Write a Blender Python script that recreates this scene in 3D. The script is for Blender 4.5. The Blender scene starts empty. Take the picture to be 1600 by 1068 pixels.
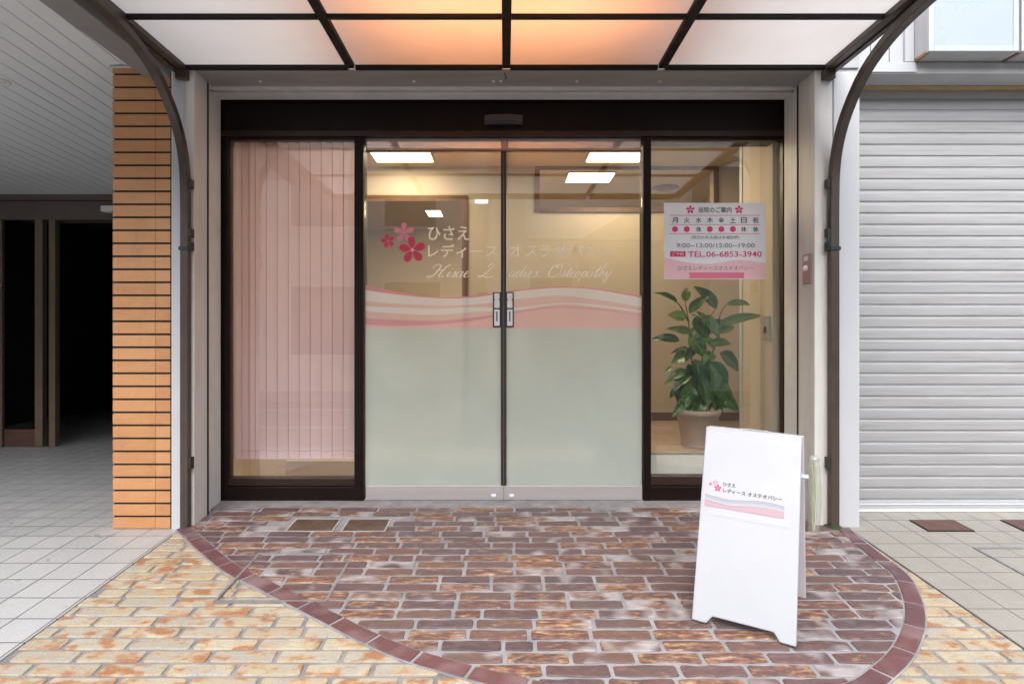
import bpy, bmesh, math, random
from mathutils import Vector, Matrix
R = math.radians
sc = bpy.context.scene
COL = sc.collection

# ------------------------------------------------------------------ camera, sky, sun, exposure
HC = 0.96
cam_d = bpy.data.cameras.new('camera'); cam = bpy.data.objects.new('camera', cam_d); COL.objects.link(cam)
cam.location = (0, 0, HC); cam.rotation_euler = (R(90), 0, 0)
cam_d.sensor_width = 36; cam_d.lens = 36*950/1600
cam_d.shift_x = 12/1600; cam_d.shift_y = -4/1600
cam_d.clip_start = 0.05; cam_d.clip_end = 500
sc.camera = cam
w = bpy.data.worlds.new("World"); sc.world = w; w.use_nodes = True
nt = w.node_tree; bg = nt.nodes['Background']
sky = nt.nodes.new('ShaderNodeTexSky'); sky.sky_type = 'NISHITA'; sky.sun_disc = False
SUN_EL, SUN_ROT = R(44), R(190)
sky.sun_elevation = SUN_EL; sky.sun_rotation = SUN_ROT; sky.air_density = 1.0; sky.dust_density = 3.0
hs = nt.nodes.new('ShaderNodeHueSaturation'); hs.inputs['Saturation'].default_value = 0.62
nt.links.new(sky.outputs[0], hs.inputs['Color']); nt.links.new(hs.outputs[0], bg.inputs['Color'])
bg.inputs['Strength'].default_value = 0.15
sun_d = bpy.data.lights.new('sun', 'SUN'); sun_d.energy = 1.5; sun_d.angle = R(75); sun_d.color = (1, .99, .985)
sun = bpy.data.objects.new('sun', sun_d); COL.objects.link(sun)
sd = Vector((math.sin(SUN_ROT)*math.cos(SUN_EL), math.cos(SUN_ROT)*math.cos(SUN_EL), math.sin(SUN_EL)))
sun.rotation_euler = sd.to_track_quat('Z', 'Y').to_euler(); sun.location = sd*30
vs = sc.view_settings; vs.view_transform = 'Standard'; vs.look = 'None'; vs.gamma = 1.0; vs.exposure = 1.25
cy = sc.cycles
cy.max_bounces = 10; cy.diffuse_bounces = 4; cy.glossy_bounces = 4; cy.transmission_bounces = 6; cy.transparent_max_bounces = 24
cy.sample_clamp_indirect = 8; cy.caustics_reflective = False; cy.caustics_refractive = False
try: cy.use_denoising = True
except Exception: pass

# ------------------------------------------------------------------ materials
def newmat(name):
    m = bpy.data.materials.new(name); m.use_nodes = True
    return m, m.node_tree, m.node_tree.nodes, m.node_tree.links, m.node_tree.nodes['Principled BSDF']
def N(nt, t, **kw):
    n = nt.nodes.new(t)
    for k, v in kw.items():
        if k[0] == '_': setattr(n, k[1:], v)
        else: n.inputs[k].default_value = v
    return n
def math_(nt, op, a, b=None, c=None, clamp=False):
    n = nt.nodes.new('ShaderNodeMath'); n.operation = op; n.use_clamp = clamp
    for i, x in enumerate((a, b, c)):
        if x is None: continue
        if isinstance(x, (int, float)): n.inputs[i].default_value = x
        else: nt.links.new(x, n.inputs[i])
    return n.outputs[0]
def mixc(nt, f, a, b, mode='MIX'):
    n = nt.nodes.new('ShaderNodeMix'); n.data_type = 'RGBA'; n.blend_type = mode
    for i, x in ((0, f), (6, a), (7, b)):
        if isinstance(x, (int, float)): n.inputs[i].default_value = x
        elif isinstance(x, tuple): n.inputs[i].default_value = (*x[:3], 1)
        else: nt.links.new(x, n.inputs[i])
    return n.outputs[2]
def noise(nt, scale, detail=4, rough=.55, vec=None, stretch=None):
    n = N(nt, 'ShaderNodeTexNoise', Scale=scale, Detail=detail, Roughness=rough)
    tc = nt.nodes.new('ShaderNodeTexCoord'); src = vec or tc.outputs['Object']
    if stretch:
        mp = nt.nodes.new('ShaderNodeMapping'); mp.inputs['Scale'].default_value = stretch
        nt.links.new(src, mp.inputs['Vector']); src = mp.outputs[0]
    nt.links.new(src, n.inputs['Vector']); return n.outputs['Fac']
def ramp(nt, fac, stops):
    n = nt.nodes.new('ShaderNodeValToRGB'); e = n.color_ramp.elements
    while len(e) < len(stops): e.new(.5)
    for el, (p, c) in zip(e, stops): el.position = p; el.color = (*c[:3], 1) if isinstance(c, tuple) else (c, c, c, 1)
    nt.links.new(fac, n.inputs[0]); return n.outputs[0]
def bump(nt, h, strength, dist, bsdf):
    b = N(nt, 'ShaderNodeBump', Strength=strength, Distance=dist); nt.links.new(h, b.inputs['Height'])
    nt.links.new(b.outputs[0], bsdf.inputs['Normal']); return b
def pm(name, col, rough=.5, metal=0., var=.12, scale=6., stretch=None, bmp=.0, bscale=80., dirt=None, dirt_amt=.0, dscale=2.0, dstretch=None, emis=None, estr=0, spec=.5):
    m, nt, nd, ln, b = newmat(name)
    f = noise(nt, scale, 5, .6, stretch=stretch)
    lo = tuple(c*(1-var) for c in col); hi = tuple(min(1, c*(1+var)) for c in col)
    c = ramp(nt, f, [(.3, lo), (.7, hi)])
    if dirt_amt:
        d = noise(nt, dscale, 8, .7, stretch=dstretch)
        d = ramp(nt, d, [(.48, 0.), (.75, 1.)])
        c = mixc(nt, math_(nt, 'MULTIPLY', d, dirt_amt), c, dirt)
    ln.new(c, b.inputs['Base Color'])
    r2 = ramp(nt, noise(nt, scale*2.3, 4), [(.3, max(.02, rough-.08)), (.7, min(1, rough+.08))])
    ln.new(r2, b.inputs['Roughness'])
    b.inputs['Metallic'].default_value = metal; b.inputs['Specular IOR Level'].default_value = spec
    if bmp: bump(nt, noise(nt, bscale, 5, .6, stretch=stretch), bmp, .004, b)
    if emis: b.inputs['Emission Color'].default_value = (*emis, 1); b.inputs['Emission Strength'].default_value = estr
    return m
def absdot(nt):
    g = nt.nodes.new('ShaderNodeNewGeometry'); d = nt.nodes.new('ShaderNodeVectorMath'); d.operation = 'DOT_PRODUCT'
    nt.links.new(g.outputs['Incoming'], d.inputs[0]); nt.links.new(g.outputs['Normal'], d.inputs[1])
    return math_(nt, 'ABSOLUTE', d.outputs['Value'])
def glassmat(name, tint=(.97, .985, .97), f0=.05):
    m, nt, nd, ln, b = newmat(name); nd.remove(b)
    c = absdot(nt); p = math_(nt, 'POWER', math_(nt, 'SUBTRACT', 1., c), 5.)
    fr = math_(nt, 'MULTIPLY_ADD', p, 1-f0, f0)
    t = N(nt, 'ShaderNodeBsdfTransparent'); t.inputs[0].default_value = (*tint, 1)
    g = N(nt, 'ShaderNodeBsdfGlossy', Roughness=.0)
    mx = nd.new('ShaderNodeMixShader'); ln.new(fr, mx.inputs[0]); ln.new(t.outputs[0], mx.inputs[1]); ln.new(g.outputs[0], mx.inputs[2])
    ln.new(mx.outputs[0], nd['Material Output'].inputs['Surface']); return m
def filmmat(name, col, opacity=.8, trans=.5, gloss=.0, varcol=None):
    """window film / fabric / milky sheet: diffuse + translucent, partly see-through"""
    m, nt, nd, ln, b = newmat(name); nd.remove(b)
    d = N(nt, 'ShaderNodeBsdfDiffuse'); tr = N(nt, 'ShaderNodeBsdfTranslucent'); tp = N(nt, 'ShaderNodeBsdfTransparent')
    c = ramp(nt, noise(nt, 3, 4), [(.3, tuple(x*.95 for x in col)), (.7, tuple(min(1, x*1.03) for x in col))])
    ln.new(c, d.inputs[0]); ln.new(c, tr.inputs[0])
    a = nd.new('ShaderNodeMixShader'); a.inputs[0].default_value = trans; ln.new(d.outputs[0], a.inputs[1]); ln.new(tr.outputs[0], a.inputs[2])
    o = nd.new('ShaderNodeMixShader'); o.inputs[0].default_value = opacity; ln.new(tp.outputs[0], o.inputs[1]); ln.new(a.outputs[0], o.inputs[2])
    out = o
    if gloss:
        g = N(nt, 'ShaderNodeBsdfGlossy', Roughness=.03)
        c = absdot(nt); p = math_(nt, 'POWER', math_(nt, 'SUBTRACT', 1., c), 5.); fr = math_(nt, 'MULTIPLY_ADD', p, 1-gloss, gloss)
        out = nd.new('ShaderNodeMixShader'); ln.new(fr, out.inputs[0]); ln.new(o.outputs[0], out.inputs[1]); ln.new(g.outputs[0], out.inputs[2])
    ln.new(out.outputs[0], nd['Material Output'].inputs['Surface']); return m
def emitmat(name, col, s):
    m, nt, nd, ln, b = newmat(name)
    b.inputs['Base Color'].default_value = (.8, .8, .8, 1)
    b.inputs['Emission Color'].default_value = (*col, 1); b.inputs['Emission Strength'].default_value = s; return m
def brickmat(name, kind):
    m, nt, nd, ln, b = newmat(name)
    at = nd.new('ShaderNodeAttribute'); at.attribute_name = 'rnd'
    sp = nd.new('ShaderNodeSeparateColor'); ln.new(at.outputs['Color'], sp.inputs[0])
    r1, r2, r3 = sp.outputs[0], sp.outputs[1], sp.outputs[2]
    tc = nd.new('ShaderNodeTexCoord'); va = nd.new('ShaderNodeVectorMath'); va.operation = 'MULTIPLY_ADD'
    ln.new(at.outputs['Color'], va.inputs[0]); va.inputs[1].default_value = (7, 9, 5); ln.new(tc.outputs['Object'], va.inputs[2]); V = va.outputs[0]
    fine = noise(nt, 120, 6, .7, V); mid = noise(nt, 30, 5, .65, V, (.8, 1.5, 1)); blob = noise(nt, 13, 2, .45, V, (1, 1.4, 1)); big = noise(nt, 9, 1.5, .4, V, (1, .9, 1)); strk = noise(nt, 34, 4, .6, V, (.55, 1.7, 1)); edge = noise(nt, 5, 1, .4, V, (1, 3.5, 1))
    wide = noise(nt, 2.2, 3, .5)
    if kind == 'red':
        base = ramp(nt, r1, [(0, (.074, .046, .050)), (.35, (.125, .062, .056)), (.6, (.082, .056, .064)), (.8, (.155, .080, .057)), (1, (.105, .072, .072))])
        base = mixc(nt, ramp(nt, mid, [(.38, 0.), (.68, .7)]), base, (.185, .13, .13))
        tan = ramp(nt, strk, [(.36, (.10, .046, .036)), (.48, (.21, .10, .062)), (.58, (.36, .21, .12)), (.70, (.54, .42, .29))])
        k = math_(nt, 'ADD', mid, math_(nt, 'MULTIPLY', math_(nt, 'SUBTRACT', r2, .72), .45))
        k = ramp(nt, math_(nt, 'ADD', k, math_(nt, 'MULTIPLY', math_(nt, 'SUBTRACT', edge, .5), .35)), [(.40, 0.), (.58, 1.)])
        c = mixc(nt, math_(nt, 'MULTIPLY', k, .9), base, tan)
        k2 = math_(nt, 'ADD', big, math_(nt, 'ADD', math_(nt, 'MULTIPLY', math_(nt, 'SUBTRACT', r3, .82), .46), math_(nt, 'MULTIPLY', math_(nt, 'SUBTRACT', wide, .5), .25)))
        k2 = ramp(nt, k2, [(.47, 0.), (.66, 1.)])
        wht = ramp(nt, mid, [(.3, (.34, .32, .325)), (.7, (.50, .48, .49))])
        c = mixc(nt, math_(nt, 'MULTIPLY', k2, .8), c, wht)
        rough = ramp(nt, mid, [(.3, .36), (.7, .58)])
    elif kind == 'border':
        base = ramp(nt, r1, [(0, (.095, .042, .045)), (.5, (.16, .056, .050)), (1, (.10, .050, .062))])
        c = mixc(nt, ramp(nt, mid, [(.4, 0.), (.65, .7)]), base, (.13, .075, .09))
        c = mixc(nt, ramp(nt, big, [(.50, 0.), (.8, .5)]), c, (.34, .25, .26))
        rough = ramp(nt, mid, [(.3, .34), (.7, .55)])
    else:
        base = ramp(nt, r1, [(0, (.42, .37, .26)), (.4, (.49, .445, .335)), (.7, (.37, .35, .295)), (1, (.46, .385, .25))])
        gr = mixc(nt, ramp(nt, big, [(.50, 0.), (.66, .75)]), base, (.37, .355, .33))
        yel = mixc(nt, ramp(nt, blob, [(.40, 0.), (.66, .7)]), gr, (.46, .31, .15))
        org = ramp(nt, fine, [(.3, (.20, .07, .03)), (.55, (.37, .15, .06)), (.78, (.48, .28, .12))])
        k = math_(nt, 'ADD', blob, math_(nt, 'ADD', math_(nt, 'MULTIPLY', math_(nt, 'SUBTRACT', mid, .5), .45), math_(nt, 'MULTIPLY', math_(nt, 'SUBTRACT', r2, .5), .16)))
        k = ramp(nt, k, [(.54, 0.), (.67, 1.)])
        c = mixc(nt, math_(nt, 'MULTIPLY', k, .85), yel, org)
        spk = ramp(nt, noise(nt, 150, 3, .6, V), [(.58, 0.), (.68, 1.)])
        c = mixc(nt, math_(nt, 'MULTIPLY', spk, .55), c, (.15, .105, .075))
        c = mixc(nt, ramp(nt, mid, [(.5, 0.), (.72, .5)]), c, (.30, .26, .20))
        rough = ramp(nt, mid, [(.3, .5), (.7, .75)])
    ln.new(c, b.inputs['Base Color']); ln.new(rough, b.inputs['Roughness'])
    h = math_(nt, 'ADD', math_(nt, 'MULTIPLY', mid, .7), math_(nt, 'MULTIPLY', fine, .3))
    bump(nt, h, .8, .007, b); return m
def tilemat(name, col, grout, px, py, ox, oy, mort=.0035, var=.05, dirt=.25, rough=.35):
    m, nt, nd, ln, b = newmat(name)
    tc = nd.new('ShaderNodeTexCoord'); mp = nd.new('ShaderNodeMapping'); mp.inputs['Location'].default_value = (-ox, -oy, 0)
    ln.new(tc.outputs['Object'], mp.inputs[0])
    br = nd.new('ShaderNodeTexBrick'); br.offset = 0; br.squash = 1
    for k, v in dict(Scale=1, **{'Mortar Size': mort, 'Mortar Smooth': .25, 'Bias': 0, 'Brick Width': px, 'Row Height': py}).items(): br.inputs[k].default_value = v
    lo = tuple(c*(1-var) for c in col); hi = tuple(min(1, c*(1+var)) for c in col)
    br.inputs['Color1'].default_value = (*lo, 1); br.inputs['Color2'].default_value = (*hi, 1); br.inputs['Mortar'].default_value = (*grout, 1)
    ln.new(mp.outputs[0], br.inputs['Vector'])
    d = ramp(nt, noise(nt, 2.2, 8, .65), [(.4, 0.), (.75, 1.)])
    f = noise(nt, 90, 5, .7)
    c = mixc(nt, math_(nt, 'MULTIPLY', d, dirt), br.outputs['Color'], tuple(x*.55 for x in col))
    c = mixc(nt, ramp(nt, f, [(.35, .22), (.6, 0.)]), c, tuple(x*.6 for x in col))
    ln.new(c, b.inputs['Base Color'])
    ln.new(ramp(nt, noise(nt, 14, 4), [(.3, rough-.08), (.7, rough+.15)]), b.inputs['Roughness'])
    h = math_(nt, 'ADD', math_(nt, 'MULTIPLY', br.outputs['Fac'], -1.), math_(nt, 'MULTIPLY', f, .15))
    bump(nt, h, .6, .003, b); return m

M = {}
M['mortar'] = pm('mortar_grey', (.29, .29, .305), .8, var=.22, scale=9, bmp=.8, bscale=160, dirt=(.46, .44, .45), dirt_amt=.6, dscale=5)
M['mortar_y'] = pm('mortar_dark_grey', (.23, .23, .23), .85, var=.25, scale=9, bmp=.8, bscale=160, dirt=(.38, .35, .3), dirt_amt=.5, dscale=4)
M['brick_red'] = brickmat('worn_red_brick', 'red'); M['brick_cream'] = brickmat('cream_brick', 'cream'); M['brick_border'] = brickmat('maroon_brick', 'border')
M['tile_white'] = tilemat('white_pavement_tile', (0.4655, 0.4756, 0.4807), (.13, .13, .13), .15, .1585, -1.865, 2.951, dirt=.18)
M['tile_beige'] = tilemat('beige_pavement_tile', (0.3444, 0.3276, 0.294), (.15, .145, .13), .155, .155, 1.817, 2.854, var=.03, dirt=.25, rough=.45)
M['concrete'] = pm('threshold_concrete', (.27, .26, .27), .7, var=.22, scale=12, bmp=.6, bscale=90, dirt=(.45, .43, .43), dirt_amt=.6, dscale=9)
M['asphalt'] = pm('asphalt', (.11, .11, .112), .9, var=.3, scale=60, bmp=.8, bscale=250)
M['far_ground'] = pm('far_ground', (.16, .155, .15), .9, var=.2, scale=3)
M['paint_cream'] = pm('aged_cream_paint', (.68, .67, .64), .55, var=.05, scale=2.5, bmp=.25, bscale=40, dirt=(.36, .31, .28), dirt_amt=.35, dscale=5, dstretch=(3, 3, .35))
M['paint_white'] = pm('white_wall_paint', (0.5208, 0.5418, 0.567), .55, var=.03, scale=3, bmp=.2, bscale=60, dirt=(.5, .5, .5), dirt_amt=.35, dscale=4, dstretch=(2, 2, .3))
M['alu'] = pm('weathered_aluminium', (.78, .78, .765), .5, .0, var=.08, scale=7, stretch=(1, 1, .3), dirt=(.45, .42, .38), dirt_amt=.3, dscale=9)
M['cover_frame'] = pm('cover_frame_steel', (.26, .265, .275), .5, .3, var=.2, scale=20)
M['alu_soffit'] = pm('grey_soffit_metal', (.36, .365, .365), .4, .2, var=.1, scale=4, stretch=(.3, 1, 1), dirt=(.22, .21, .2), dirt_amt=.4, dscale=6, dstretch=(.4, 3, 1))
M['black_gap'] = pm('dark_joint', (.015, .013, .012), .9)
M['brown'] = pm('dark_brown_frame', (0.0084, 0.0038, 0.0027), .42, .0, var=.15, scale=5, stretch=(1, 1, .2), spec=.22)
M['brown_mid'] = pm('brown_frame_lighter', (.032, .016, .011), .36, .0, var=.15, scale=5, stretch=(.2, 1, 1), spec=.35)
M['bronze'] = pm('bronze_pole_metal', (0.063, 0.0454, 0.0344), .42, .1, var=.2, scale=8, stretch=(1, 1, .25), dirt=(.12, .095, .075), dirt_amt=.4, dscale=14, bmp=.15, bscale=120)
M['canopy_bar'] = pm('black_brown_canopy_bar', (0.0042, 0.0034, 0.0029), .6, .0, var=.2, scale=10, spec=.3)
M['canopy_panel'] = filmmat('milky_canopy_sheet', (.475, .455, .445), .97, .72)
M['steel'] = pm('brushed_steel', (0.442, 0.425, 0.4165), .36, .2, var=.08, scale=4, stretch=(.15, 1, 12), bmp=.06, bscale=60)
M['steel_bright'] = pm('handle_steel', (.78, .80, .84), .38, .0, var=.03)
M['rubber'] = pm('black_rubber', (.022, .024, .026), .5)
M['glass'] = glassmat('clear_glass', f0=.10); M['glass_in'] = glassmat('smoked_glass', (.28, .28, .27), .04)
M['frost'] = filmmat('frosted_film', (.76, .87, .83), .62, .42, gloss=.10)
M['transom'] = filmmat('transom_reflection_tint', (.88, .73, .66), .93, .2, gloss=.32)  # pinkish colour paints in the canopy's reflection
M['blind'] = filmmat('pink_blind_fabric', (.92, .73, .82), 1., .38)
M['blind_edge'] = filmmat('rose_blind_edge', (.66, .36, .40), 1., .2)
M['tile_brick'] = None
m, nt, nd, ln, b = newmat('orange_pillar_tile')
g = nd.new('ShaderNodeNewGeometry')
c = ramp(nt, g.outputs['Random Per Island'], [(0, (.47, .215, .085)), (.5, (.53, .25, .10)), (1, (.57, .285, .125))])
c = mixc(nt, ramp(nt, noise(nt, 9, 6, .65, stretch=(1, 1, 3.5)), [(.35, 0.), (.7, .55)]), c, (.60, .34, .16))
c = mixc(nt, ramp(nt, noise(nt, 60, 5, .7), [(.55, 0.), (.72, .45)]), c, (.34, .15, .06))
c = mixc(nt, ramp(nt, noise(nt, 5, 7, .7, stretch=(1.6, 1.6, .5)), [(.5, 0.), (.75, .4)]), c, (.30, .17, .09))
ln.new(c, b.inputs['Base Color']); b.inputs['Roughness'].default_value = .5; bump(nt, noise(nt, 70, 5), .3, .003, b); M['tile_brick'] = m
M['ceil_slat'] = pm('grey_white_ceiling_board', (.80, .82, .83), .5, var=.06, scale=2, dirt=(.68, .67, .66), dirt_amt=.3, dscale=2)
M['beam'] = pm('grey_beam', (.26, .25, .245), .6, var=.08, scale=3)
M['lobby_brown'] = pm('lobby_brown_metal', (.13, .10, .08), .5, .1, var=.08, scale=3)
M['lobby_frame'] = pm('lobby_bronze_frame', (.20, .145, .10), .4, .3, var=.1, scale=5)
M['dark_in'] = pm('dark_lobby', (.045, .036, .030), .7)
M['shutter'] = pm('shutter_paint', (0.378, 0.3822, 0.3906), .42, .15, var=.07, scale=4, stretch=(.25, 1, 6), dirt=(.26, .25, .24), dirt_amt=.6, dscale=5, dstretch=(.5, 1, 11), bmp=.15, bscale=7)
M['shutter_bar'] = pm('shutter_bottom_bar', (0.462, 0.4788, 0.504), .4, .15, var=.05, scale=5, stretch=(.3, 1, 4), dirt=(.4, .4, .4), dirt_amt=.3, dscale=9)
M['siding'] = pm('white_siding', (0.42, 0.4452, 0.4788), .45, var=.04, scale=4, stretch=(2, 1, .4), dirt=(.48, .46, .44), dirt_amt=.35, dscale=6, dstretch=(2, 1, .4))
M['soffit_r'] = pm('grey_fascia', (.42, .43, .45), .5, var=.08, scale=4, dirt=(.3, .3, .29), dirt_amt=.3, dscale=5)
M['ochre'] = pm('ochre_sealant', (.42, .31, .16), .7, var=.2, scale=20)
M['sign_frame'] = pm('sign_box_frame', (0.42, 0.4536, 0.4872), .35, .1, var=.04)
M['sign_face'] = pm('sign_box_face', (0.3528, 0.4116, 0.4956), .3, var=.03, scale=2)
M['rust'] = pm('rusty_steel', (.30, .17, .10), .7, .2, var=.4, scale=20, dirt=(.12, .05, .03), dirt_amt=.9, dscale=25)
M['board'] = pm('white_sign_board', (0.4494, 0.4746, 0.5124), .36, var=.015, scale=3, dirt=(.36, .35, .34), dirt_amt=.16, dscale=7)
M['board_back'] = pm('grey_board_back', (.55, .54, .58), .5, var=.04)
M['ink'] = pm('dark_ink', (.03, .035, .05), .5, var=0)
M['ink_grey'] = pm('grey_ink', (.30, .28, .31), .5, var=0)
M['vinyl'] = filmmat('white_vinyl', (.96, .95, .93), 1., .45)
M['vinyl_thin'] = filmmat('thin_white_vinyl', (.85, .83, .78), .7, .3)
M['pink'] = pm('hot_pink_print', (.74, .055, .19), .45, var=.02)
M['pink_red'] = pm('rose_red_vinyl', (.66, .055, .13), .45, var=.02)
M['pink_lt'] = pm('pale_pink_vinyl', (.78, .30, .40), .45, var=.02)
M['pink_bar'] = pm('rose_bar_print', (.76, .20, .30), .45, var=.02)
M['pink_area'] = pm('blush_print', (.90, .60, .66), .45, var=.02)
M['white_print'] = pm('white_print', (0.4606, 0.4865, 0.5252), .45, var=.01)
M['poster_white'] = pm('poster_white', (.86, .92, .97), .4, var=.01)
M['leaf'] = None
m, nt, nd, ln, b = newmat('variegated_leaf')
at = nd.new('ShaderNodeAttribute'); at.attribute_name = 'rnd'; sp = nd.new('ShaderNodeSeparateColor'); ln.new(at.outputs['Color'], sp.inputs[0])
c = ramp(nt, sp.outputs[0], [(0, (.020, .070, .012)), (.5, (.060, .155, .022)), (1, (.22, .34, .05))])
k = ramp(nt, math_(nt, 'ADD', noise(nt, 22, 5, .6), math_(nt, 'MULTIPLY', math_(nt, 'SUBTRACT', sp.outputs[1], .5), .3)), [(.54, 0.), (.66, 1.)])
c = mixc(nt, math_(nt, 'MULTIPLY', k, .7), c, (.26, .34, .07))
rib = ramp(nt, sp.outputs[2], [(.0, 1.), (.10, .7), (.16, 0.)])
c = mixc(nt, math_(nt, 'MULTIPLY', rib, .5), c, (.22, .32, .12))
ln.new(c, b.inputs['Base Color']); b.inputs['Roughness'].default_value = .28; bump(nt, noise(nt, 60, 3), .2, .003, b); M['leaf'] = m
M['stem'] = pm('plant_stem', (.10, .085, .035), .6, var=.25, scale=30)
M['pot'] = pm('clay_pot', (.52, .37, .28), .7, var=.12, scale=9, bmp=.2, bscale=60, dirt=(.6, .5, .42), dirt_amt=.4, dscale=6)
M['soil'] = pm('soil', (.05, .035, .025), .95, var=.4, scale=60, bmp=1, bscale=120)
M['in_wall'] = pm('cream_interior_wall', (.62, .54, .43), .7, var=.03, scale=2, bmp=.08, bscale=90)
M['in_wall2'] = pm('cream_interior_side', (.66, .59, .48), .7, var=.03, scale=2)
M['in_ceil'] = pm('interior_ceiling', (.54, .48, .40), .75, var=.03, scale=4)
M['in_floor'] = pm('oak_floor', (.42, .30, .19), .4, var=.14, scale=3, stretch=(1, 10, 1))
M['in_step'] = pm('pale_step', (.80, .78, .72), .5, var=.04, scale=4, stretch=(.3, 2, 2))
M['in_brown'] = pm('interior_brown_trim', (.17, .09, .045), .5, var=.15, scale=5)
M['blue_trim'] = pm('pale_corner_trim', (.56, .62, .62), .5, var=.04)
M['light_in'] = emitmat('lit_ceiling_panel', (1, .79, .52), 6.5)
M['amber'] = emitmat('amber_bulb', (1, .42, .19), 27)
M['downlight'] = pm('downlight_white', (.8, .8, .78), .4)
M['clear_plastic'] = filmmat('clear_plastic', (.85, .88, .86), .20, .4, gloss=.12)
M['pale_green'] = filmmat('pale_green_strip', (.74, .80, .46), .95, .3)
M['moss'] = pm('moss', (.03, .055, .015), .9, var=.5, scale=60, bmp=1, bscale=150)
M['key_plate'] = pm('pinkish_key_plate', (.42, .30, .27), .35, .5, var=.1)
M['grate'] = pm('brown_grate', (.17, .105, .075), .6, .3, var=.2, scale=25, dirt=(.3, .26, .22), dirt_amt=.5, dscale=12)
M['plate_br'] = pm('brown_metal_plate', (.13, .065, .05), .5, .2, var=.15, scale=14)
M['opp_a'] = pm('opposite_wall_beige', (.66, .63, .59), .8, var=.05, scale=2)
M['opp_b'] = pm('opposite_wall_pale', (.80, .80, .79), .8, var=.05, scale=2)
M['opp_c'] = pm('opposite_roof_grey', (.20, .20, .21), .8, var=.1, scale=2)
M['opp_d'] = pm('opposite_wall_dark', (.28, .24, .20), .8, var=.08, scale=2)
M['opp_glass'] = pm('opposite_window', (.10, .12, .14), .08, .0, var=.1)

# ------------------------------------------------------------------ helpers
def X(px, D): return (px-788)*D/950
def Z(py, D): return HC+(530-py)*D/950
S = .0768; D0 = 3.654
def gz(y): return S*(y-D0)
def gpx(px, py): d = 1180/(py-457); return ((px-788)*d/950, d)
class MB:
    def __init__(s): s.v = []; s.f = []; s.c = []; s.cur = (0, 0, 0)
    def add(s, vs, fs):
        o = len(s.v); s.v += [tuple(v) for v in vs]; s.c += [s.cur]*len(vs); s.f += [tuple(i+o for i in f) for f in fs]; return s
    def box(s, x0, x1, y0, y1, z0, z1):
        s.add([(x0,y0,z0),(x1,y0,z0),(x1,y1,z0),(x0,y1,z0),(x0,y0,z1),(x1,y0,z1),(x1,y1,z1),(x0,y1,z1)],
              [(0,3,2,1),(4,5,6,7),(0,1,5,4),(1,2,6,5),(2,3,7,6),(3,0,4,7)]); return s
    def quad(s, a, b, c, d): return s.add([a,b,c,d], [(0,1,2,3)])
    def tube(s, pts, r, n=8, caps=True):
        pts = [Vector(p) for p in pts]; rs = r if isinstance(r, (list, tuple)) else [r]*len(pts); vs = []; fs = []
        for i, p in enumerate(pts):
            t = (pts[min(i+1, len(pts)-1)]-pts[max(i-1, 0)]).normalized()
            u = t.orthogonal().normalized() if i == 0 else (u-t*u.dot(t)).normalized()
            v = t.cross(u)
            for k in range(n): a = 2*math.pi*k/n; vs.append(p+(u*math.cos(a)+v*math.sin(a))*rs[i])
        for i in range(len(pts)-1):
            for k in range(n): fs.append((i*n+k, i*n+(k+1)%n, (i+1)*n+(k+1)%n, (i+1)*n+k))
        if caps: fs.append(tuple(range(n-1, -1, -1))); fs.append(tuple((len(pts)-1)*n+k for k in range(n)))
        return s.add(vs, fs)
    def prism(s, poly, fn0, fn1):
        """poly list of 2-tuples; fn0/fn1 map to 3D for back and front"""
        n = len(poly); vs = [fn0(p) for p in poly]+[fn1(p) for p in poly]
        return s.add(vs, [tuple(range(n-1, -1, -1)), tuple(range(n, 2*n))]+[(i, (i+1)%n, n+(i+1)%n, n+i) for i in range(n)])
    def lathe(s, prof, c, n=32):
        vs = []; fs = []
        for (r, z) in prof:
            for k in range(n): a = 2*math.pi*k/n; vs.append((c[0]+r*math.cos(a), c[1]+r*math.sin(a), c[2]+z))
        for i in range(len(prof)-1):
            for k in range(n): fs.append((i*n+k, i*n+(k+1)%n, (i+1)*n+(k+1)%n, (i+1)*n+k))
        return s.add(vs, fs)
    def build(s, name, mat, parent=None, bevel=0, smooth=False, colors=False):
        me = bpy.data.meshes.new(name); me.from_pydata(s.v, [], s.f); me.materials.append(mat)
        if colors:
            a = me.attributes.new('rnd', 'FLOAT_COLOR', 'POINT')
            a.data.foreach_set('color', [x for c in s.c for x in (*c, 1)])
        if smooth: me.polygons.foreach_set('use_smooth', [True]*len(me.polygons))
        me.update(); o = bpy.data.objects.new(name, me); COL.objects.link(o)
        if parent: o.parent = parent; o.matrix_parent_inverse = parent_inv(parent)
        if bevel:
            md = o.modifiers.new('bevel', 'BEVEL'); md.width = bevel; md.segments = 2; md.limit_method = 'ANGLE'; md.angle_limit = R(40)
        return o
def parent_inv(p): return Matrix.Translation(p.location).inverted()   # every parent stands unrotated at its own location
def tag(o, label=None, cat=None, group=None, kind=None):
    if label: o['label'] = label
    if cat: o['category'] = cat
    if group: o['group'] = group
    if kind: o['kind'] = kind
    return o
def empty(name, loc, label, cat, group=None, kind=None):
    o = bpy.data.objects.new(name, None); o.location = loc; o.empty_display_size = .1; COL.objects.link(o)
    return tag(o, label, cat, group, kind)
def struct(mb, name, mat, **k): return tag(mb.build(name, mat, **k), kind='structure')
def cr(pts, n=8):
    P = [Vector(p) for p in pts]; out = []
    for i in range(len(P)-1):
        a, b, c, d = P[max(i-1, 0)], P[i], P[i+1], P[min(i+2, len(P)-1)]
        for k in range(n):
            t = k/n; out.append(.5*((2*b)+(-a+c)*t+(2*a-5*b+4*c-d)*t*t+(-a+3*b-3*c+d)*t**3))
    return out+[P[-1]]
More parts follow.
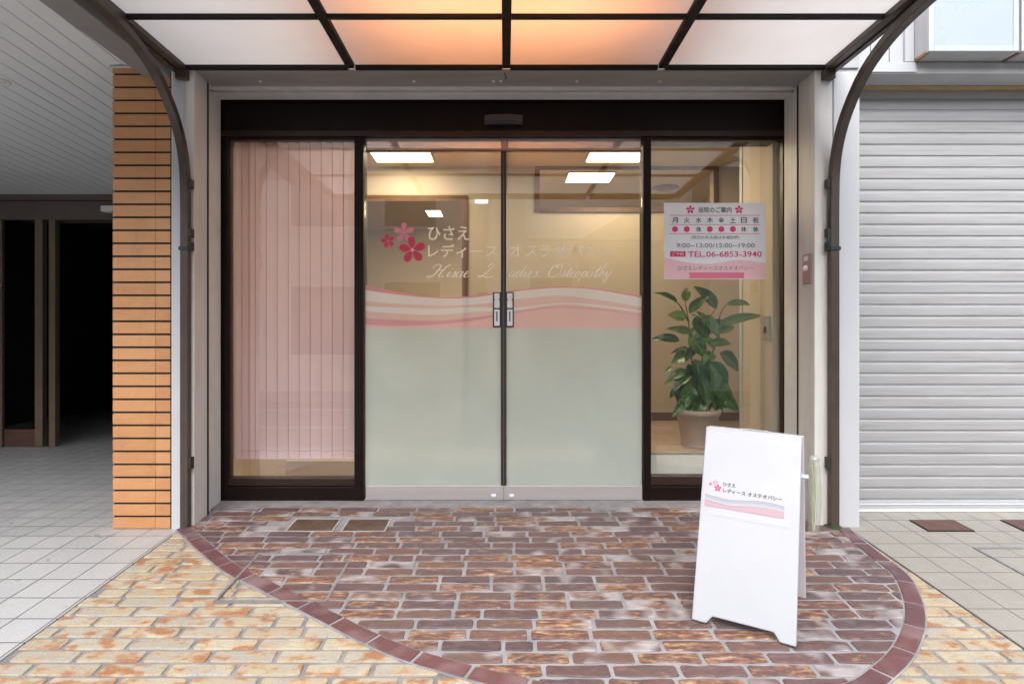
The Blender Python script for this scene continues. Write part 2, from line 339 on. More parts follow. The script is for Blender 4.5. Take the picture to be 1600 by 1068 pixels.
def text_mesh(body, mat, name, parent, fn, width=None, height=None, align='L', thick=0, bold=0):
    """lay text on a plane: fn(u,v)->world; fitted into width x height (metres), origin at left baseline"""
    cu = bpy.data.curves.new('t', 'FONT'); cu.body = body; cu.size = 1; cu.offset = bold; cu.resolution_u = 3
    o = bpy.data.objects.new('t', cu); COL.objects.link(o)
    me = bpy.data.meshes.new_from_object(o.evaluated_get(bpy.context.evaluated_depsgraph_get()))
    bpy.data.objects.remove(o); bpy.data.curves.remove(cu)
    xs = [v.co.x for v in me.vertices]; ys = [v.co.y for v in me.vertices]
    x0, x1, y0, y1 = min(xs), max(xs), min(ys), max(ys)
    sx = width/(x1-x0) if width else None; sy = height/(y1-y0) if height else None
    sx = sx or sy; sy = sy or sx
    for v in me.vertices: v.co = fn((v.co.x-x0)*sx, (v.co.y-y0)*sy)
    me.name = name; me.materials.append(mat); ob = bpy.data.objects.new(name, me); COL.objects.link(ob)
    if parent: ob.parent = parent; ob.matrix_parent_inverse = parent_inv(parent)
    return ob
def clip(poly, hull):
    out = poly; n = len(hull)
    for i in range(n):
        a, b = hull[i], hull[(i+1)%n]; inp = out; out = []
        def side(p): return (b[0]-a[0])*(p[1]-a[1])-(b[1]-a[1])*(p[0]-a[0])
        for j in range(len(inp)):
            p, q = inp[j], inp[(j+1)%len(inp)]; sp_, sq = side(p), side(q)
            if sp_ >= 0: out.append(p)
            if (sp_ >= 0) != (sq >= 0):
                t = sp_/(sp_-sq); out.append((p[0]+(q[0]-p[0])*t, p[1]+(q[1]-p[1])*t))
        if not out: return []
    return out
def area(p): return .5*sum(p[i][0]*p[(i+1)%len(p)][1]-p[(i+1)%len(p)][0]*p[i][1] for i in range(len(p)))
def hull(pts):
    pts = sorted(set(pts)); 
    def half(ps):
        h = []
        for p in ps:
            while len(h) > 1 and (h[-1][0]-h[-2][0])*(p[1]-h[-2][1])-(h[-1][1]-h[-2][1])*(p[0]-h[-2][0]) <= 0: h.pop()
            h.append(p)
        return h[:-1]
    return half(pts)+half(pts[::-1])
def flower(mb, cx, cy, r, fn, rot=0, petal=.42):
    for k in range(5):
        a = rot+k*2*math.pi/5+math.pi/2; pts = []
        ux, uy = math.cos(a), math.sin(a)
        for i in range(14):
            t = i/13*2*math.pi; l = .56+.44*math.cos(t); wd = petal*.5*math.sin(t)*(.55+.6*l)
            pts.append((cx+r*(ux*l-uy*wd), cy+r*(uy*l+ux*wd)))
        mb.add([fn(*p) for p in pts], [tuple(range(len(pts)))])

# ------------------------------------------------------------------ ground
random.seed(7)
b = MB().quad((-60,-60,-.40),(60,-60,-.40),(60,60,-.40),(-60,60,-.40)); struct(b, 'ground', M['far_ground'])
b = MB().quad((-40,-4.6,-.385),(40,-4.6,-.385),(40,.55,-.385),(-40,.55,-.385)); struct(b, 'road', M['asphalt'])
b = MB()
for x in range(-20, 20, 5): b.box(x, x+2.6, -2.05, -1.93, -.384, -.381)
b.box(-40, 40, -4.35, -4.22, -.384, -.381); b.box(-40, 40, .30, .42, -.384, -.381)
struct(b, 'road_marking', M['paint_white'])
b = MB().box(-40, 40, -6.9, -4.6, -.5, -.26); struct(b, 'far_pavement', M['far_ground'])
b = MB().box(-40, 40, .55, .72, -.45, gz(.72)+.004); struct(b, 'kerb', M['concrete'])
Y0 = .72
def slab(x0, x1, y0, y1, dz, t=.05):
    b = MB(); b.add([(x0,y0,gz(y0)+dz-t),(x1,y0,gz(y0)+dz-t),(x1,y1,gz(y1)+dz-t),(x0,y1,gz(y1)+dz-t),(x0,y0,gz(y0)+dz),(x1,y0,gz(y0)+dz),(x1,y1,gz(y1)+dz),(x0,y1,gz(y1)+dz)],
        [(0,3,2,1),(4,5,6,7),(0,1,5,4),(1,2,6,5),(2,3,7,6),(3,0,4,7)]); return b
struct(slab(-1.704, 1.815, Y0, 3.48, -.006), 'paving_bed', M['mortar_y'])
struct(slab(1.815, 12, Y0, 3.9, 0), 'right_pavement', M['tile_beige'])
b = MB(); x0, x1 = -14, -1.704; zf = -.0436
yk = D0+zf/S
vs = [(x0,Y0,gz(Y0)),(x1,Y0,gz(Y0)),(x1,yk,zf),(x0,yk,zf),(x1,9.2,zf),(x0,9.2,zf)]
b.add(vs+[(v[0],v[1],v[2]-.05) for v in vs], [(0,1,2,3),(3,2,4,5),(1,7,8,2),(2,8,10,4),(0,6,7,1)]); struct(b, 'left_pavement', M['tile_white'])
struct(slab(-1.704, 1.815, 3.48, 3.70, .004), 'threshold', M['concrete'])

def bricks(region, yr, course, length, gap, dz, hgt, jit=.0022, clipf=None, half=.1, skip=None):
    b = MB(); y = yr[0]; row = 0; sh = 0
    while y < yr[1]:
        sh = (sh+length*random.uniform(.38, .62)) % length; x = -2.3+sh
        while x < 2.1:
            L = length*(.5 if random.random() < half else 1); x1 = x+L
            xa, xb, ya, yb = x+gap/2, x1-gap/2, y+gap/2, y+course-gap/2
            ch = .006; j = lambda: random.uniform(-jit, jit)
            n = 5 if L > .15 else 3
            poly = [(xa, ya+ch)] + [(xa+ch+(xb-xa-2*ch)*i/(n-1)+j()*.4, ya+j()) for i in range(n)] + [(xb+j()*.4, ya+ch), (xb+j()*.4, yb-ch)] + [(xb-ch-(xb-xa-2*ch)*i/(n-1)+j()*.4, yb+j()) for i in range(n)] + [(xa, yb-ch)]
            if not (skip and skip(poly)): poly = clip(poly, region)
            else: poly = []
            if len(poly) > 2 and area(poly) > .0008:
                cx = sum(p[0] for p in poly)/len(poly); cyy = sum(p[1] for p in poly)/len(poly)
                b.cur = (random.random(), random.random(), random.random())
                tl = random.uniform(-.012, .012); tb = random.uniform(-.02, .02); h = hgt+random.uniform(-.0006, .0006)
                ins = lambda p, d: (p[0]+(cx-p[0])*min(.45, d/max(.001, abs(p[0]-cx)+.02)), p[1]+(cyy-p[1])*min(.45, d/max(.001, abs(p[1]-cyy)+.004)))
                n_ = len(poly)
                rings = [[(p[0], p[1], gz(p[1])+dz-.003) for p in poly]]
                for (d, hh) in ((.0006, h*.55), (.0035, h)):
                    rings.append([(q[0], q[1], gz(q[1])+dz+hh+(q[0]-cx)*tl*.3+(q[1]-cyy)*tb) for q in (ins(p, d) for p in poly)])
                vs = rings[0]+rings[1]+rings[2]; fs = []
                for r_ in range(2):
                    for i in range(n_): fs.append((r_*n_+i, r_*n_+(i+1)%n_, (r_+1)*n_+(i+1)%n_, (r_+1)*n_+i))
                fs.append(tuple(2*n_+i for i in range(n_))); b.add(vs, fs)
            x = x1
        y += course; row += 1
    return b
arc_px = [(286,826),(328,864),(365,892),(416,917),(519,969),(572,996),(647,1027),(790,1066),(950,1098),(1100,1114),(1250,1104),(1340,1078),(1376,1055),(1410,1021),(1429,976),(1426,938),(1407,900),(1372,872),(1338,845),(1316,826)]
arc = [(p.x, p.y) for p in cr([(*gpx(*q), 0) for q in arc_px], 6)]
def offset(pl, d):
    out = []
    for i, p in enumerate(pl):
        a = pl[max(i-1, 0)]; c = pl[min(i+1, len(pl)-1)]; tx, ty = c[0]-a[0], c[1]-a[1]; l = math.hypot(tx, ty)
        out.append((p[0]-ty/l*d, p[1]+tx/l*d))
    return out
inner = offset(arc, .038); outer = offset(arc, -.038)
rect_red = [(-1.645, 3.49), (1.645, 3.49)]
H_in = hull(inner+rect_red); H_out = hull(outer+[(-1.66, 3.49), (1.66, 3.49)])
def deep_inside(poly):
    def ins(p): return all((H_in[(i+1)%len(H_in)][0]-H_in[i][0])*(p[1]-H_in[i][1])-(H_in[(i+1)%len(H_in)][1]-H_in[i][1])*(p[0]-H_in[i][0]) >= 0 for i in range(len(H_in)))
    return all(ins(p) for p in poly)
yreg = [(-1.698, Y0+.01), (1.809, Y0+.01), (1.809, 3.46), (-1.698, 3.46)]
b = bricks(yreg, (Y0, 3.5), .0735, .226, .0145, -.006, .0055, half=.05, skip=deep_inside)
struct(b, 'cream_brick_paving', M['brick_cream'], colors=True)
b = MB(); hp = hull([(round(p[0], 5), round(p[1], 5)) for p in H_out])
b.prism(hp, lambda p: (p[0], p[1], gz(p[1])-.004), lambda p: (p[0], p[1], gz(p[1])+.0035)); struct(b, 'mortar_bed', M['mortar'])
GR = [(-1.137, -.887, 3.142, 3.32), (-.848, -.616, 3.142, 3.32)]
def in_grate(poly):
    cx = sum(p[0] for p in poly)/len(poly); cyy = sum(p[1] for p in poly)/len(poly)
    return any(g[0]-.03 < cx < g[1]+.03 and g[2]-.01 < cyy < g[3]+.01 for g in GR)
b = bricks(H_in, (1.6, 3.5), .0704, .222, .0140, .0035, .0045, jit=.0042, half=.07, skip=in_grate)
struct(b, 'red_brick_paving', M['brick_red'], colors=True)
b = MB(); i = 0; cum = [0]
for k in range(1, len(arc)): cum.append(cum[-1]+math.dist(arc[k-1], arc[k]))
def at_len(s):
    for k in range(1, len(arc)):
        if cum[k] >= s: t = (s-cum[k-1])/(cum[k]-cum[k-1]); tx, ty = arc[k][0]-arc[k-1][0], arc[k][1]-arc[k-1][1]; l = math.hypot(tx, ty); return (arc[k-1][0]+tx*t, arc[k-1][1]+ty*t, -ty/l, tx/l)
    return (*arc[-1], 0, 1)
s_ = .0
while s_ < cum[-1]-.05:
    e_ = min(s_+.188, cum[-1]-.002); lo = []; hi = []; b.cur = (random.random(), random.random(), random.random())
    nn = 6
    for wd, zz in ((.0325, .002), (.031, .0075), (.0275, .0085)):
        d = 0 if zz < .003 else (.0015 if zz < .008 else .005); ring = []
        for k in range(nn+1):
            x, y, nx, ny = at_len(s_+d+(e_-s_-2*d)*k/nn); ring.append((x+nx*wd, y+ny*wd))
        for k in range(nn, -1, -1):
            x, y, nx, ny = at_len(s_+d+(e_-s_-2*d)*k/nn); ring.append((x-nx*wd, y-ny*wd))
        lo.append([(p[0], p[1], gz(p[1])+zz) for p in ring])
    n_ = len(lo[0]); fs = [tuple(2*n_+i for i in range(n_-1, -1, -1))]
    for r_ in range(2):
        for i in range(n_): fs.append((r_*n_+(i+1)%n_, r_*n_+i, (r_+1)*n_+i, (r_+1)*n_+(i+1)%n_))
    b.add(lo[0]+lo[1]+lo[2], fs); s_ = e_+.013
struct(b, 'border_paving', M['brick_border'], colors=True)

# drain grates, cover plates, manhole frames
def slopebox(b, x0, x1, y0, y1, z0, z1):
    return b.add([(x0,y0,gz(y0)+z0),(x1,y0,gz(y0)+z0),(x1,y1,gz(y1)+z0),(x0,y1,gz(y1)+z0),(x0,y0,gz(y0)+z1),(x1,y0,gz(y0)+z1),(x1,y1,gz(y1)+z1),(x0,y1,gz(y1)+z1)],
        [(0,3,2,1),(4,5,6,7),(0,1,5,4),(1,2,6,5),(2,3,7,6),(3,0,4,7)])
for g, lb in zip(GR, ('brown ribbed drain cover set in red brick paving, the left one below the pink blinds', 'greyer ribbed drain cover set in red brick paving, right of its browner twin')):
    e = empty('drain_cover', ((g[0]+g[1])/2, (g[2]+g[3])/2, gz(g[2])), lb, 'drain cover', 'drain covers in the red brick paving')
    b = MB(); t = .008
    slopebox(b, g[0], g[1], g[2], g[2]+t, .002, .0095); slopebox(b, g[0], g[1], g[3]-t, g[3], .002, .0095)
    slopebox(b, g[0], g[0]+t, g[2]+t, g[3]-t, .002, .0095); slopebox(b, g[1]-t, g[1], g[2]+t, g[3]-t, .002, .0095)
    b.build('frame', M['steel'], e)
    b = MB(); slopebox(b, g[0]+t, g[1]-t, g[2]+t, g[3]-t, .0025, .005)
    k = 0; n = 22
    for k in range(n):
        xx = g[0]+t+(g[1]-g[0]-2*t)*(k+.5)/n
        slopebox(b, xx-.0028, xx+.0028, g[2]+t, g[3]-t, .005, .0085)
    b.build('grating', M['grate'], e)
for i, (x0, x1) in enumerate(((2.203, 2.445), (2.70, 2.95))):
    y0, y1 = 3.157, 3.312; e = empty('cover_plate', ((x0+x1)/2, y0, gz(y0)), ['plain dark brown metal plate in beige tiles, the whole one nearer the white pier', 'dark brown metal plate in beige tiles, cut off by the right photo edge'][i], 'cover plate', 'brown plates in the beige tiles')
    slopebox(MB(), x0+.008, x1-.008, y0+.008, y1-.008, .001, .006).build('plate', M['plate_br'], e)
    b = MB(); t = .008
    slopebox(b, x0, x1, y0, y0+t, .001, .005); slopebox(b, x0, x1, y1-t, y1, .001, .005); slopebox(b, x0, x0+t, y0+t, y1-t, .001, .005); slopebox(b, x1-t, x1, y0+t, y1-t, .001, .005)
    b.build('rim', M['black_gap'], e)
for i, (x0, x1, y0, y1, z, mt) in enumerate(((-1.165, -.71, 2.43, 2.885, .0045, 'cover_frame'), (2.278, 2.74, 2.50, 2.955, .001, 'cover_frame'))):
    b = MB(); t = .011
    for (a0, a1, c0, c1) in ((x0,x1,y0,y0+t),(x0,x1,y1-t,y1),(x0,x0+t,y0+t,y1-t),(x1-t,x1,y0+t,y1-t)):
        slopebox(b, a0, a1, c0, c1, 0, z+.0045)
    o = b.build('manhole_frame', M[mt]); tag(o, ['thin square steel frame of an access cover filled with red brick', 'thin square steel frame of an access cover filled with beige tile'][i], 'manhole frame', 'inset access cover frames')

# ------------------------------------------------------------------ shop building
shop = empty('shop_building', (0, 3.65, 0), 'shop front with cream piers, grey lintel and dark brown glazed entrance under the canopy', 'building')
def P_(b, name, mat, parent=shop, **k): return b.build(name, M[mat], parent, **k)
ZS = 2.385
pl = P_(MB().box(-1.762, -1.648, 3.23, 3.385, -.08, 2.40).box(-1.762, -1.702, 3.386, 3.66, -.08, 2.40), 'pier', 'paint_cream', bevel=.004)
b = MB().box(-1.764, -1.700, 3.222, 3.2285, -.05, 2.40); P_(b, 'corner_trim', 'paint_white')
pr = P_(MB().box(1.648, 1.745, 3.23, 3.42, -.08, 2.40).box(1.680, 1.745, 3.421, 3.66, -.08, 2.40), 'pier', 'paint_cream', bevel=.004)
pr2 = P_(MB().box(1.747, 1.885, 3.225, 3.66, -.08, 2.379), 'outer_pier', 'paint_white', bevel=.004)
# shutter guides on the reveals
for (xa, xb, ya) in ((-1.7005, -1.681, 3.405), (1.659, 1.6785, 3.440)):
    P_(MB().box(xa, xb, ya, 3.605, -.02, ZS-.004), 'shutter_guide', 'alu', bevel=.002)
for (xa, xb, ya, yb) in ((-1.6478, -1.6445, 3.370, 3.384), (1.6445, 1.6478, 3.405, 3.419)):
    P_(MB().box(xa, xb, ya, yb, -.02, ZS-.004), 'guide_slot', 'black_gap')
# lintel
b = MB(); b.box(-1.762, 1.885, 3.23, 3.44, 2.402, 2.9); P_(b, 'lintel', 'alu_soffit')
b = MB(); b.box(-1.646, 1.646, 3.232, 3.43, ZS, 2.400); P_(b, 'soffit_panel', 'alu_soffit')
b = MB(); b.box(-1.70, 1.678, 3.432, 3.452, ZS-.012, 2.400); b.box(-1.70, -1.647, 3.3865, 3.431, ZS-.002, 2.400); b.box(-1.68, 1.658, 3.50, 3.60, ZS-.008, 2.40); P_(b, 'soffit_trim', 'alu', bevel=.002)
b = MB(); b.box(-1.70, 1.678, 3.453, 3.499, ZS+.02, 2.42); b.box(-1.70, 1.678, 3.601, 3.624, ZS+.02, 2.42); P_(b, 'soffit_groove', 'black_gap')
for xx in (-1.35, -.50, -.06, -.02, .40, .86): P_(MB().lathe([(0.0, -.004), (.009, -.003), (.010, 0), (.010, .002)], (xx, 3.36, ZS-.001), 12), 'soffit_screw', 'alu', smooth=True)
P_(MB().tube(cr([(0.003, 3.25, 2.385), (.004, 3.25, 2.37), (.012, 3.25, 2.357), (.002, 3.25, 2.350)], 4), .0025, 6), 'hook', 'rubber')
b = MB(); b.box(-1.762, 1.885, 3.44, 3.70, 2.43, 7.5); b.box(-3.2, -1.762, 3.3, 3.7, 2.55, 7.5); P_(b, 'upper_wall', 'paint_cream')
# entrance frame
f = []
YF = 3.62
def fr(x0, x1, y0, y1, d0=YF, d1=3.70): return MB().box(X(x0, D0), X(x1, D0), d0, d1, Z(y1, D0), Z(y0, D0))
b = MB().box(-1.72, 1.70, 3.625, 3.82, Z(216, D0), 2.42); P_(b, 'door_header', 'brown', bevel=.003)
b = MB().box(-1.70, 1.69, 3.612, 3.623, Z(216, D0), Z(208, D0)); P_(b, 'header_trim', 'brown_mid')
for (a, c) in ((336, 360), (1223, 1236)): P_(fr(a, c, 217, 783), 'jamb', 'brown', bevel=.003)
for (a, c) in ((556, 570), (1003, 1015)): P_(fr(a, c, 217, 783, 3.615, 3.72), 'mullion', 'brown', bevel=.003)
for (x0, x1, yt, yb, ys) in ((360, 556, 219, 745, 757), (1015, 1223, 219, 742, 756)):
    wd = empty('side_window', (X((x0+x1)/2, D0), D0, 0), None, None); del_ = None
    wd.parent = shop; wd.matrix_parent_inverse = parent_inv(shop)
    MB().box(X(x0, D0), X(x1, D0), 3.652, 3.658, Z(yb, D0), Z(yt-3, D0)).build('glass', M['glass'], wd)
    b = MB().box(X(x0-1, D0), X(x1+1, D0), 3.625, 3.70, Z(ys, D0), Z(yb, D0)); b.build('sill', M['brown_mid'], wd, bevel=.003)
    b = MB().box(X(x0-3, D0), X(x1+3, D0), 3.618, 3.71, -.012, Z(ys+1.2, D0)); b.build('kick_panel', M['brown'], wd, bevel=.003)
    b = MB(); b.box(X(x0, D0), X(x0+1.5, D0), 3.64, 3.68, Z(yb, D0), Z(yt, D0)); b.box(X(x1-1.5, D0), X(x1, D0), 3.64, 3.68, Z(yb, D0), Z(yt, D0)); b.box(X(x0, D0), X(x1, D0), 3.64, 3.68, Z(yt+1.5, D0), Z(yt-3, D0)); b.build('bead', M['brown_mid'], wd)
    wd.name = 'side_window'
# door sensor
b = MB(); ring = []
for k in range(17): a = math.pi*k/16; ring.append((X(787, D0)+.115*math.cos(a), -.05*math.sin(a)))
b.prism(ring, lambda p: (p[0], 3.61+p[1]*.6, Z(180, 3.6)), lambda p: (p[0], 3.61+p[1], Z(190, 3.6))); snr = P_(b, 'door_sensor', 'lobby_brown', bevel=.002)
b = MB(); b.prism([(p[0]*1.0+.0, p[1]) for p in ring], lambda p: (p[0], 3.611+p[1]*.97, Z(190.2, 3.6)), lambda p: (p[0], 3.611+p[1]*.6, Z(195, 3.6))); b.build('sensor_lens', M['rubber'], snr)
# transom strip above leaves
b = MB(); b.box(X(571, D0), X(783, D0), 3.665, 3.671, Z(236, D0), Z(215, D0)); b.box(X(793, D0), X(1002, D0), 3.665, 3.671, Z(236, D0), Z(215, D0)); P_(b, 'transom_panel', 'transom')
P_(MB().box(X(783.5, D0), X(792.5, D0), 3.655, 3.68, Z(236, D0), Z(216, D0)), 'transom_clip', 'key_plate')
P_(MB().box(X(571, D0), X(1002, D0), 3.648, 3.662, Z(238, D0), Z(235.5, D0)), 'transom_rail', 'in_brown')

# sliding doors
YG = 3.640
wave_mats = {k: filmmat('wave_'+k, c, o, .35) for k, c, o in (('rose', (.80, .36, .42), .75), ('white', (.86, .88, .93), .72), ('blush', (.86, .64, .66), .68), ('deep', (.78, .40, .50), .72), ('salmon', (.86, .60, .62), .72))}
def wv(pts):
    P = [p for p in cr([(p[0], p[1], 0) for p in pts], 10)]
    def f(x):
        for i in range(len(P)-1):
            if P[i].x <= x <= P[i+1].x: t = (x-P[i].x)/max(1e-6, P[i+1].x-P[i].x); return P[i].y+(P[i+1].y-P[i].y)*t
        return P[0].y if x < P[0].x else P[-1].y
    return f
c0 = wv([(565,444),(610,454),(680,464),(740,462),(800,454),(870,448),(930,451),(1005,463)])
c1 = wv([(565,452),(610,459),(680,466),(740,465),(800,456),(870,450),(930,453),(1005,466)])
c2 = wv([(565,470),(610,474),(680,477),(740,476),(800,469),(870,462),(930,468),(1005,480)])
c3 = wv([(565,478),(610,480),(680,482),(740,480),(800,481),(870,474),(930,476),(1005,486)])
c4 = wv([(565,486),(610,489),(680,492),(740,487),(800,485),(870,476),(930,479),(1005,489)])
c5 = wv([(565,497),(610,499),(680,501),(740,496),(800,488),(870,479),(930,482),(1005,492)])
c6 = wv([(565,506),(610,509),(680,507),(740,501),(800,490),(870,481),(930,484),(1005,493)])
c7 = lambda x: 513
def scribble(b, word, x0, x1, yb, ht, fn):
    G = {  # cursive strokes, x in letter widths, y: 0 baseline, .45 x-height, 1 ascender
     'H': (.95, [[(.02,.62),(.0,.82),(.2,.98),(.38,.85),(.36,.5),(.22,.1),(.0,-.06),(-.12,.06),(.1,.14)], [(.92,.98),(.74,.8),(.62,.45),(.56,.1),(.66,-.02),(.82,.1)], [(.25,.48),(.5,.54),(.72,.5)]]),
     'L': (.8, [[(.3,.7),(.28,.92),(.46,1.02),(.5,.8),(.36,.4),(.2,.08),(.02,.0),(.0,.1),(.2,.08),(.5,-.04),(.85,.06)]]),
     'O': (.85, [[(.45,.98),(.15,.8),(.02,.4),(.15,.05),(.45,.0),(.72,.25),(.74,.7),(.55,.98),(.35,.85),(.45,.7),(.8,.85)]]),
     'i': (.26, [[(0,.05),(.14,.42),(.1,.1),(.16,0),(.26,.08)], [(.17,.6),(.19,.64)]]),
     's': (.3, [[(0,.05),(.18,.44),(.22,.2),(.14,0),(.04,.06)], [(.16,.0),(.3,.08)]]),
     'a': (.42, [[(.3,.4),(.14,.44),(.02,.2),(.08,.0),(.2,.06),(.32,.42),(.28,.1),(.32,0),(.42,.08)]]),
     'e': (.34, [[(0,.08),(.16,.22),(.24,.38),(.14,.45),(.06,.2),(.12,.0),(.24,.0),(.34,.1)]]),
     'd': (.46, [[(.3,.4),(.14,.44),(.02,.2),(.08,.0),(.2,.06),(.42,1.0),(.32,.2),(.34,0),(.46,.08)]]),
     't': (.28, [[(0,.08),(.24,.8),(.14,.15),(.18,0),(.28,.08)], [(.04,.5),(.3,.54)]]),
     'o': (.38, [[(.2,.44),(.04,.26),(.08,0),(.24,.04),(.3,.3),(.2,.44),(.24,.34),(.38,.36)]]),
     'p': (.42, [[(0,.08),(.16,.46),(.02,-.4)], [(.12,.2),(.26,.45),(.34,.25),(.24,.0),(.12,.06)], [(.26,.0),(.42,.08)]]),
     'h': (.44, [[(0,.08),(.2,.6),(.3,1.0),(.22,.98),(.1,.0)], [(.1,.1),(.26,.42),(.34,.3),(.3,.05),(.44,.08)]]),
     'y': (.42, [[(0,.08),(.1,.42),(.12,.1),(.24,.06),(.36,.44),(.24,-.3),(.08,-.42),(.12,-.2),(.42,.1)]]),
     ' ': (.45, [])}
    lift = 0.; tot = sum(G[c][0] for c in word); sc_ = (x1-x0)/tot; cx = x0
    for ch in word:
        wd_, st = G[ch]
        for s in st:
            P = cr([(cx+(p[0]+p[1]*.38)*sc_, yb+p[1]*ht, 0) for p in s], 5)
            vs = []
            for i, p in enumerate(P):
                d = P[min(i+1, len(P)-1)]-P[max(i-1, 0)]
                d = d.normalized() if d.length > 1e-7 else Vector((1, 0, 0))
                n = Vector((-d.y, d.x, 0)); hw = (.0016+.0026*max(0, -d.y)**1.5+(.0006 if ch in 'HLO' else 0))*(.4 if i in (0, len(P)-1) else 1)
                for sg in (1, -1): q = Vector(fn(*(p+n*hw*sg).xy)); q.y -= lift; vs.append(q)
                lift += .000012
            b.add(vs, [(2*i, 2*i+1, 2*i+3, 2*i+2) for i in range(len(P)-1)])
        cx += wd_*sc_
fd = lambda off: (lambda u, v: (u, YG-off, v))
for side, (xl, xr) in enumerate(((571, 783), (791, 1002))):
    dr = empty('sliding_door', (X((xl+xr)/2, D0), YG, 0), None, None); dr.parent = shop; dr.matrix_parent_inverse = parent_inv(shop)
    MB().box(X(xl, D0), X(xr, D0), YG, YG+.008, Z(758, D0), Z(238, D0)).build('glass', M['glass'], dr)
    b = MB().box(X(xl+2 if side == 0 else 787.3, D0), X(786.7, D0) if side == 0 else X(xr, D0), YG-.014, YG+.022, .004, Z(757, D0)); b.build('bottom_rail', M['steel'], dr, bevel=.002)
    b = MB(); a0, a1 = ((782.6, 786.9) if side == 0 else (787.1, 791)); b.box(X(a0, D0), X(a1, D0), YG-.012, YG+.02, Z(756.5, D0), Z(238, D0)); b.build('meeting_stile', M['rubber'], dr)
    hx = (776.5, 796.5)[side]
    b = MB().box(X(hx-6.3, D0), X(hx+6.3, D0), YG-.012, YG-.0022, Z(511.5, D0), Z(456.5, D0)); h = b.build('handle', M['rubber'], dr, bevel=.006)
    b = MB()
    for (q0, q1) in ((458.5, 467.5), (470, 481.3), (483.5, 509)): b.box(X(hx-4.2, D0), X(hx+4.2, D0), YG-.019, YG-.0125, Z(q1, D0), Z(q0, D0))
    b.box(X(hx-3.2, D0), X(hx+3.2, D0), YG-.016, YG-.0125, Z(470, D0), Z(467.6, D0))
    b.build('handle_plate', M['steel_bright'], dr, bevel=.0015)
    b = MB().box(X(hx-1, D0), X(hx+1, D0), YG-.0215, YG-.0192, Z(502, D0), Z(487, D0)); b.build('handle_slot', M['opp_glass'], dr)
    b = MB().box(X(xl+1, D0), X(783 if side == 0 else xr, D0), YG-.0016, YG-.0006, Z(757, D0), Z(513, D0)); b.build('frosted_film', M['frost'], dr)
    n = 60
    for (ca, cb, mk) in ((c0, c1, 'rose'), (c1, c2, 'white'), (c2, c3, 'blush'), (c3, c4, 'white'), (c4, c5, 'blush'), (c5, c6, 'deep'), (c6, c7, 'salmon')):
        b = MB()
        for i in range(n):
            xa = xl+1+(xr-xl-1.5)*i/n; xb = xl+1+(xr-xl-1.5)*(i+1)/n
            b.quad((X(xa, D0), YG-.0018, Z(cb(xa), D0)), (X(xb, D0), YG-.0018, Z(cb(xb), D0)), (X(xb, D0), YG-.0018, Z(ca(xb), D0)), (X(xa, D0), YG-.0018, Z(ca(xa), D0)))
        b.build('wave_film', wave_mats[mk], dr)
    # lettering
    def tx(body, x0, x1, yt, yb_, mat='vinyl', bold=.013):
        return text_mesh(body, M[mat], 'lettering', dr, lambda u, v: (X(x0, D0)+u, YG-.003, Z(yb_, D0)+v), (x1-x0)*D0/950, (yb_-yt)*D0/950, bold=bold)
    if side == 0:
        tx('ひさえ', 669, 734, 354, 376); tx('レディース', 669, 778, 382, 403)
        for wd_, xa_, xb_ in (('Hisae', 670, 732), ('L', 747, 770)): b = MB(); scribble(b, wd_, X(xa_, D0), X(xb_, D0), Z(433, D0), 20*D0/950, fd(.003)); b.build('lettering', M['vinyl'], dr)
        b = MB(); flower(b, X(645, D0), Z(391, D0), 21*D0/950, fd(.0034), rot=.08, petal=.62); b.build('flower_decal', M['pink_red'], dr)
        b = MB(); flower(b, X(632, D0), Z(364, D0), 16*D0/950, fd(.0030), rot=.0, petal=.60); b.build('flower_decal', M['pink_lt'], dr)
        b = MB(); flower(b, X(607, D0), Z(377, D0), 10.5*D0/950, fd(.0034), rot=.25, petal=.7); b.build('flower_decal', M['pink_red'], dr)
        for (fx, fy, r_) in ((645, 391, .008), (632, 364, .006), (607, 377, .004)):
            b = MB().add([(X(fx, D0)+r_*math.cos(k*math.pi/4), YG-.0042, Z(fy, D0)+r_*math.sin(k*math.pi/4)) for k in range(8)], [tuple(range(8))])
            b.build('flower_centre', M['pink_area'], dr)
    else:
        tx('オステオパシー', 796, 958, 382, 402)
        for wd_, xa_, xb_ in (('adies', 794, 838), ('Osteopathy', 854, 952)): b = MB(); scribble(b, wd_, X(xa_, D0), X(xb_, D0), Z(433, D0), 20*D0/950, fd(.003)); b.build('lettering', M['vinyl'], dr)
        b = MB().tube([(X(796, D0)-.0, YG-.016, .03), (X(803, D0), YG-.016, .03)], .010, 12); b.build('floor_lock', M['steel_bright'], dr)
    if side == 0: MB().tube([(X(768, D0), YG-.016, .03), (X(775, D0), YG-.016, .03)], .010, 12).build('floor_lock', M['steel_bright'], dr)
# key switch on the right reveal
ks = P_(MB().box(1.639, 1.648, 3.255, 3.345, 1.262, 1.423), 'key_switch', 'key_plate', bevel=.003)
b = MB().tube([(1.641, 3.30, 1.345), (1.628, 3.30, 1.345)], .017, 16); b.tube([(1.628, 3.30, 1.345), (1.622, 3.30, 1.345)], .010, 12); b.build('key_cylinder', M['steel_bright'], ks); MB().box(1.634, 1.6385, 3.28, 3.32, 1.385, 1.41).build('key_window', M['steel_bright'], ks)

# ------------------------------------------------------------------ interior
b = MB()
b.box(-1.76, -1.70, 3.72, 5.25, -.02, 2.5)             # left wall
b.box(1.65, 1.78, 3.74, 4.24, -.02, 2.5)                # right pillar wall
b.box(2.15, 2.25, 4.24, 9.0, -.02, 2.5); b.box(1.78, 2.25, 3.74, 3.80, -.02, 2.5)
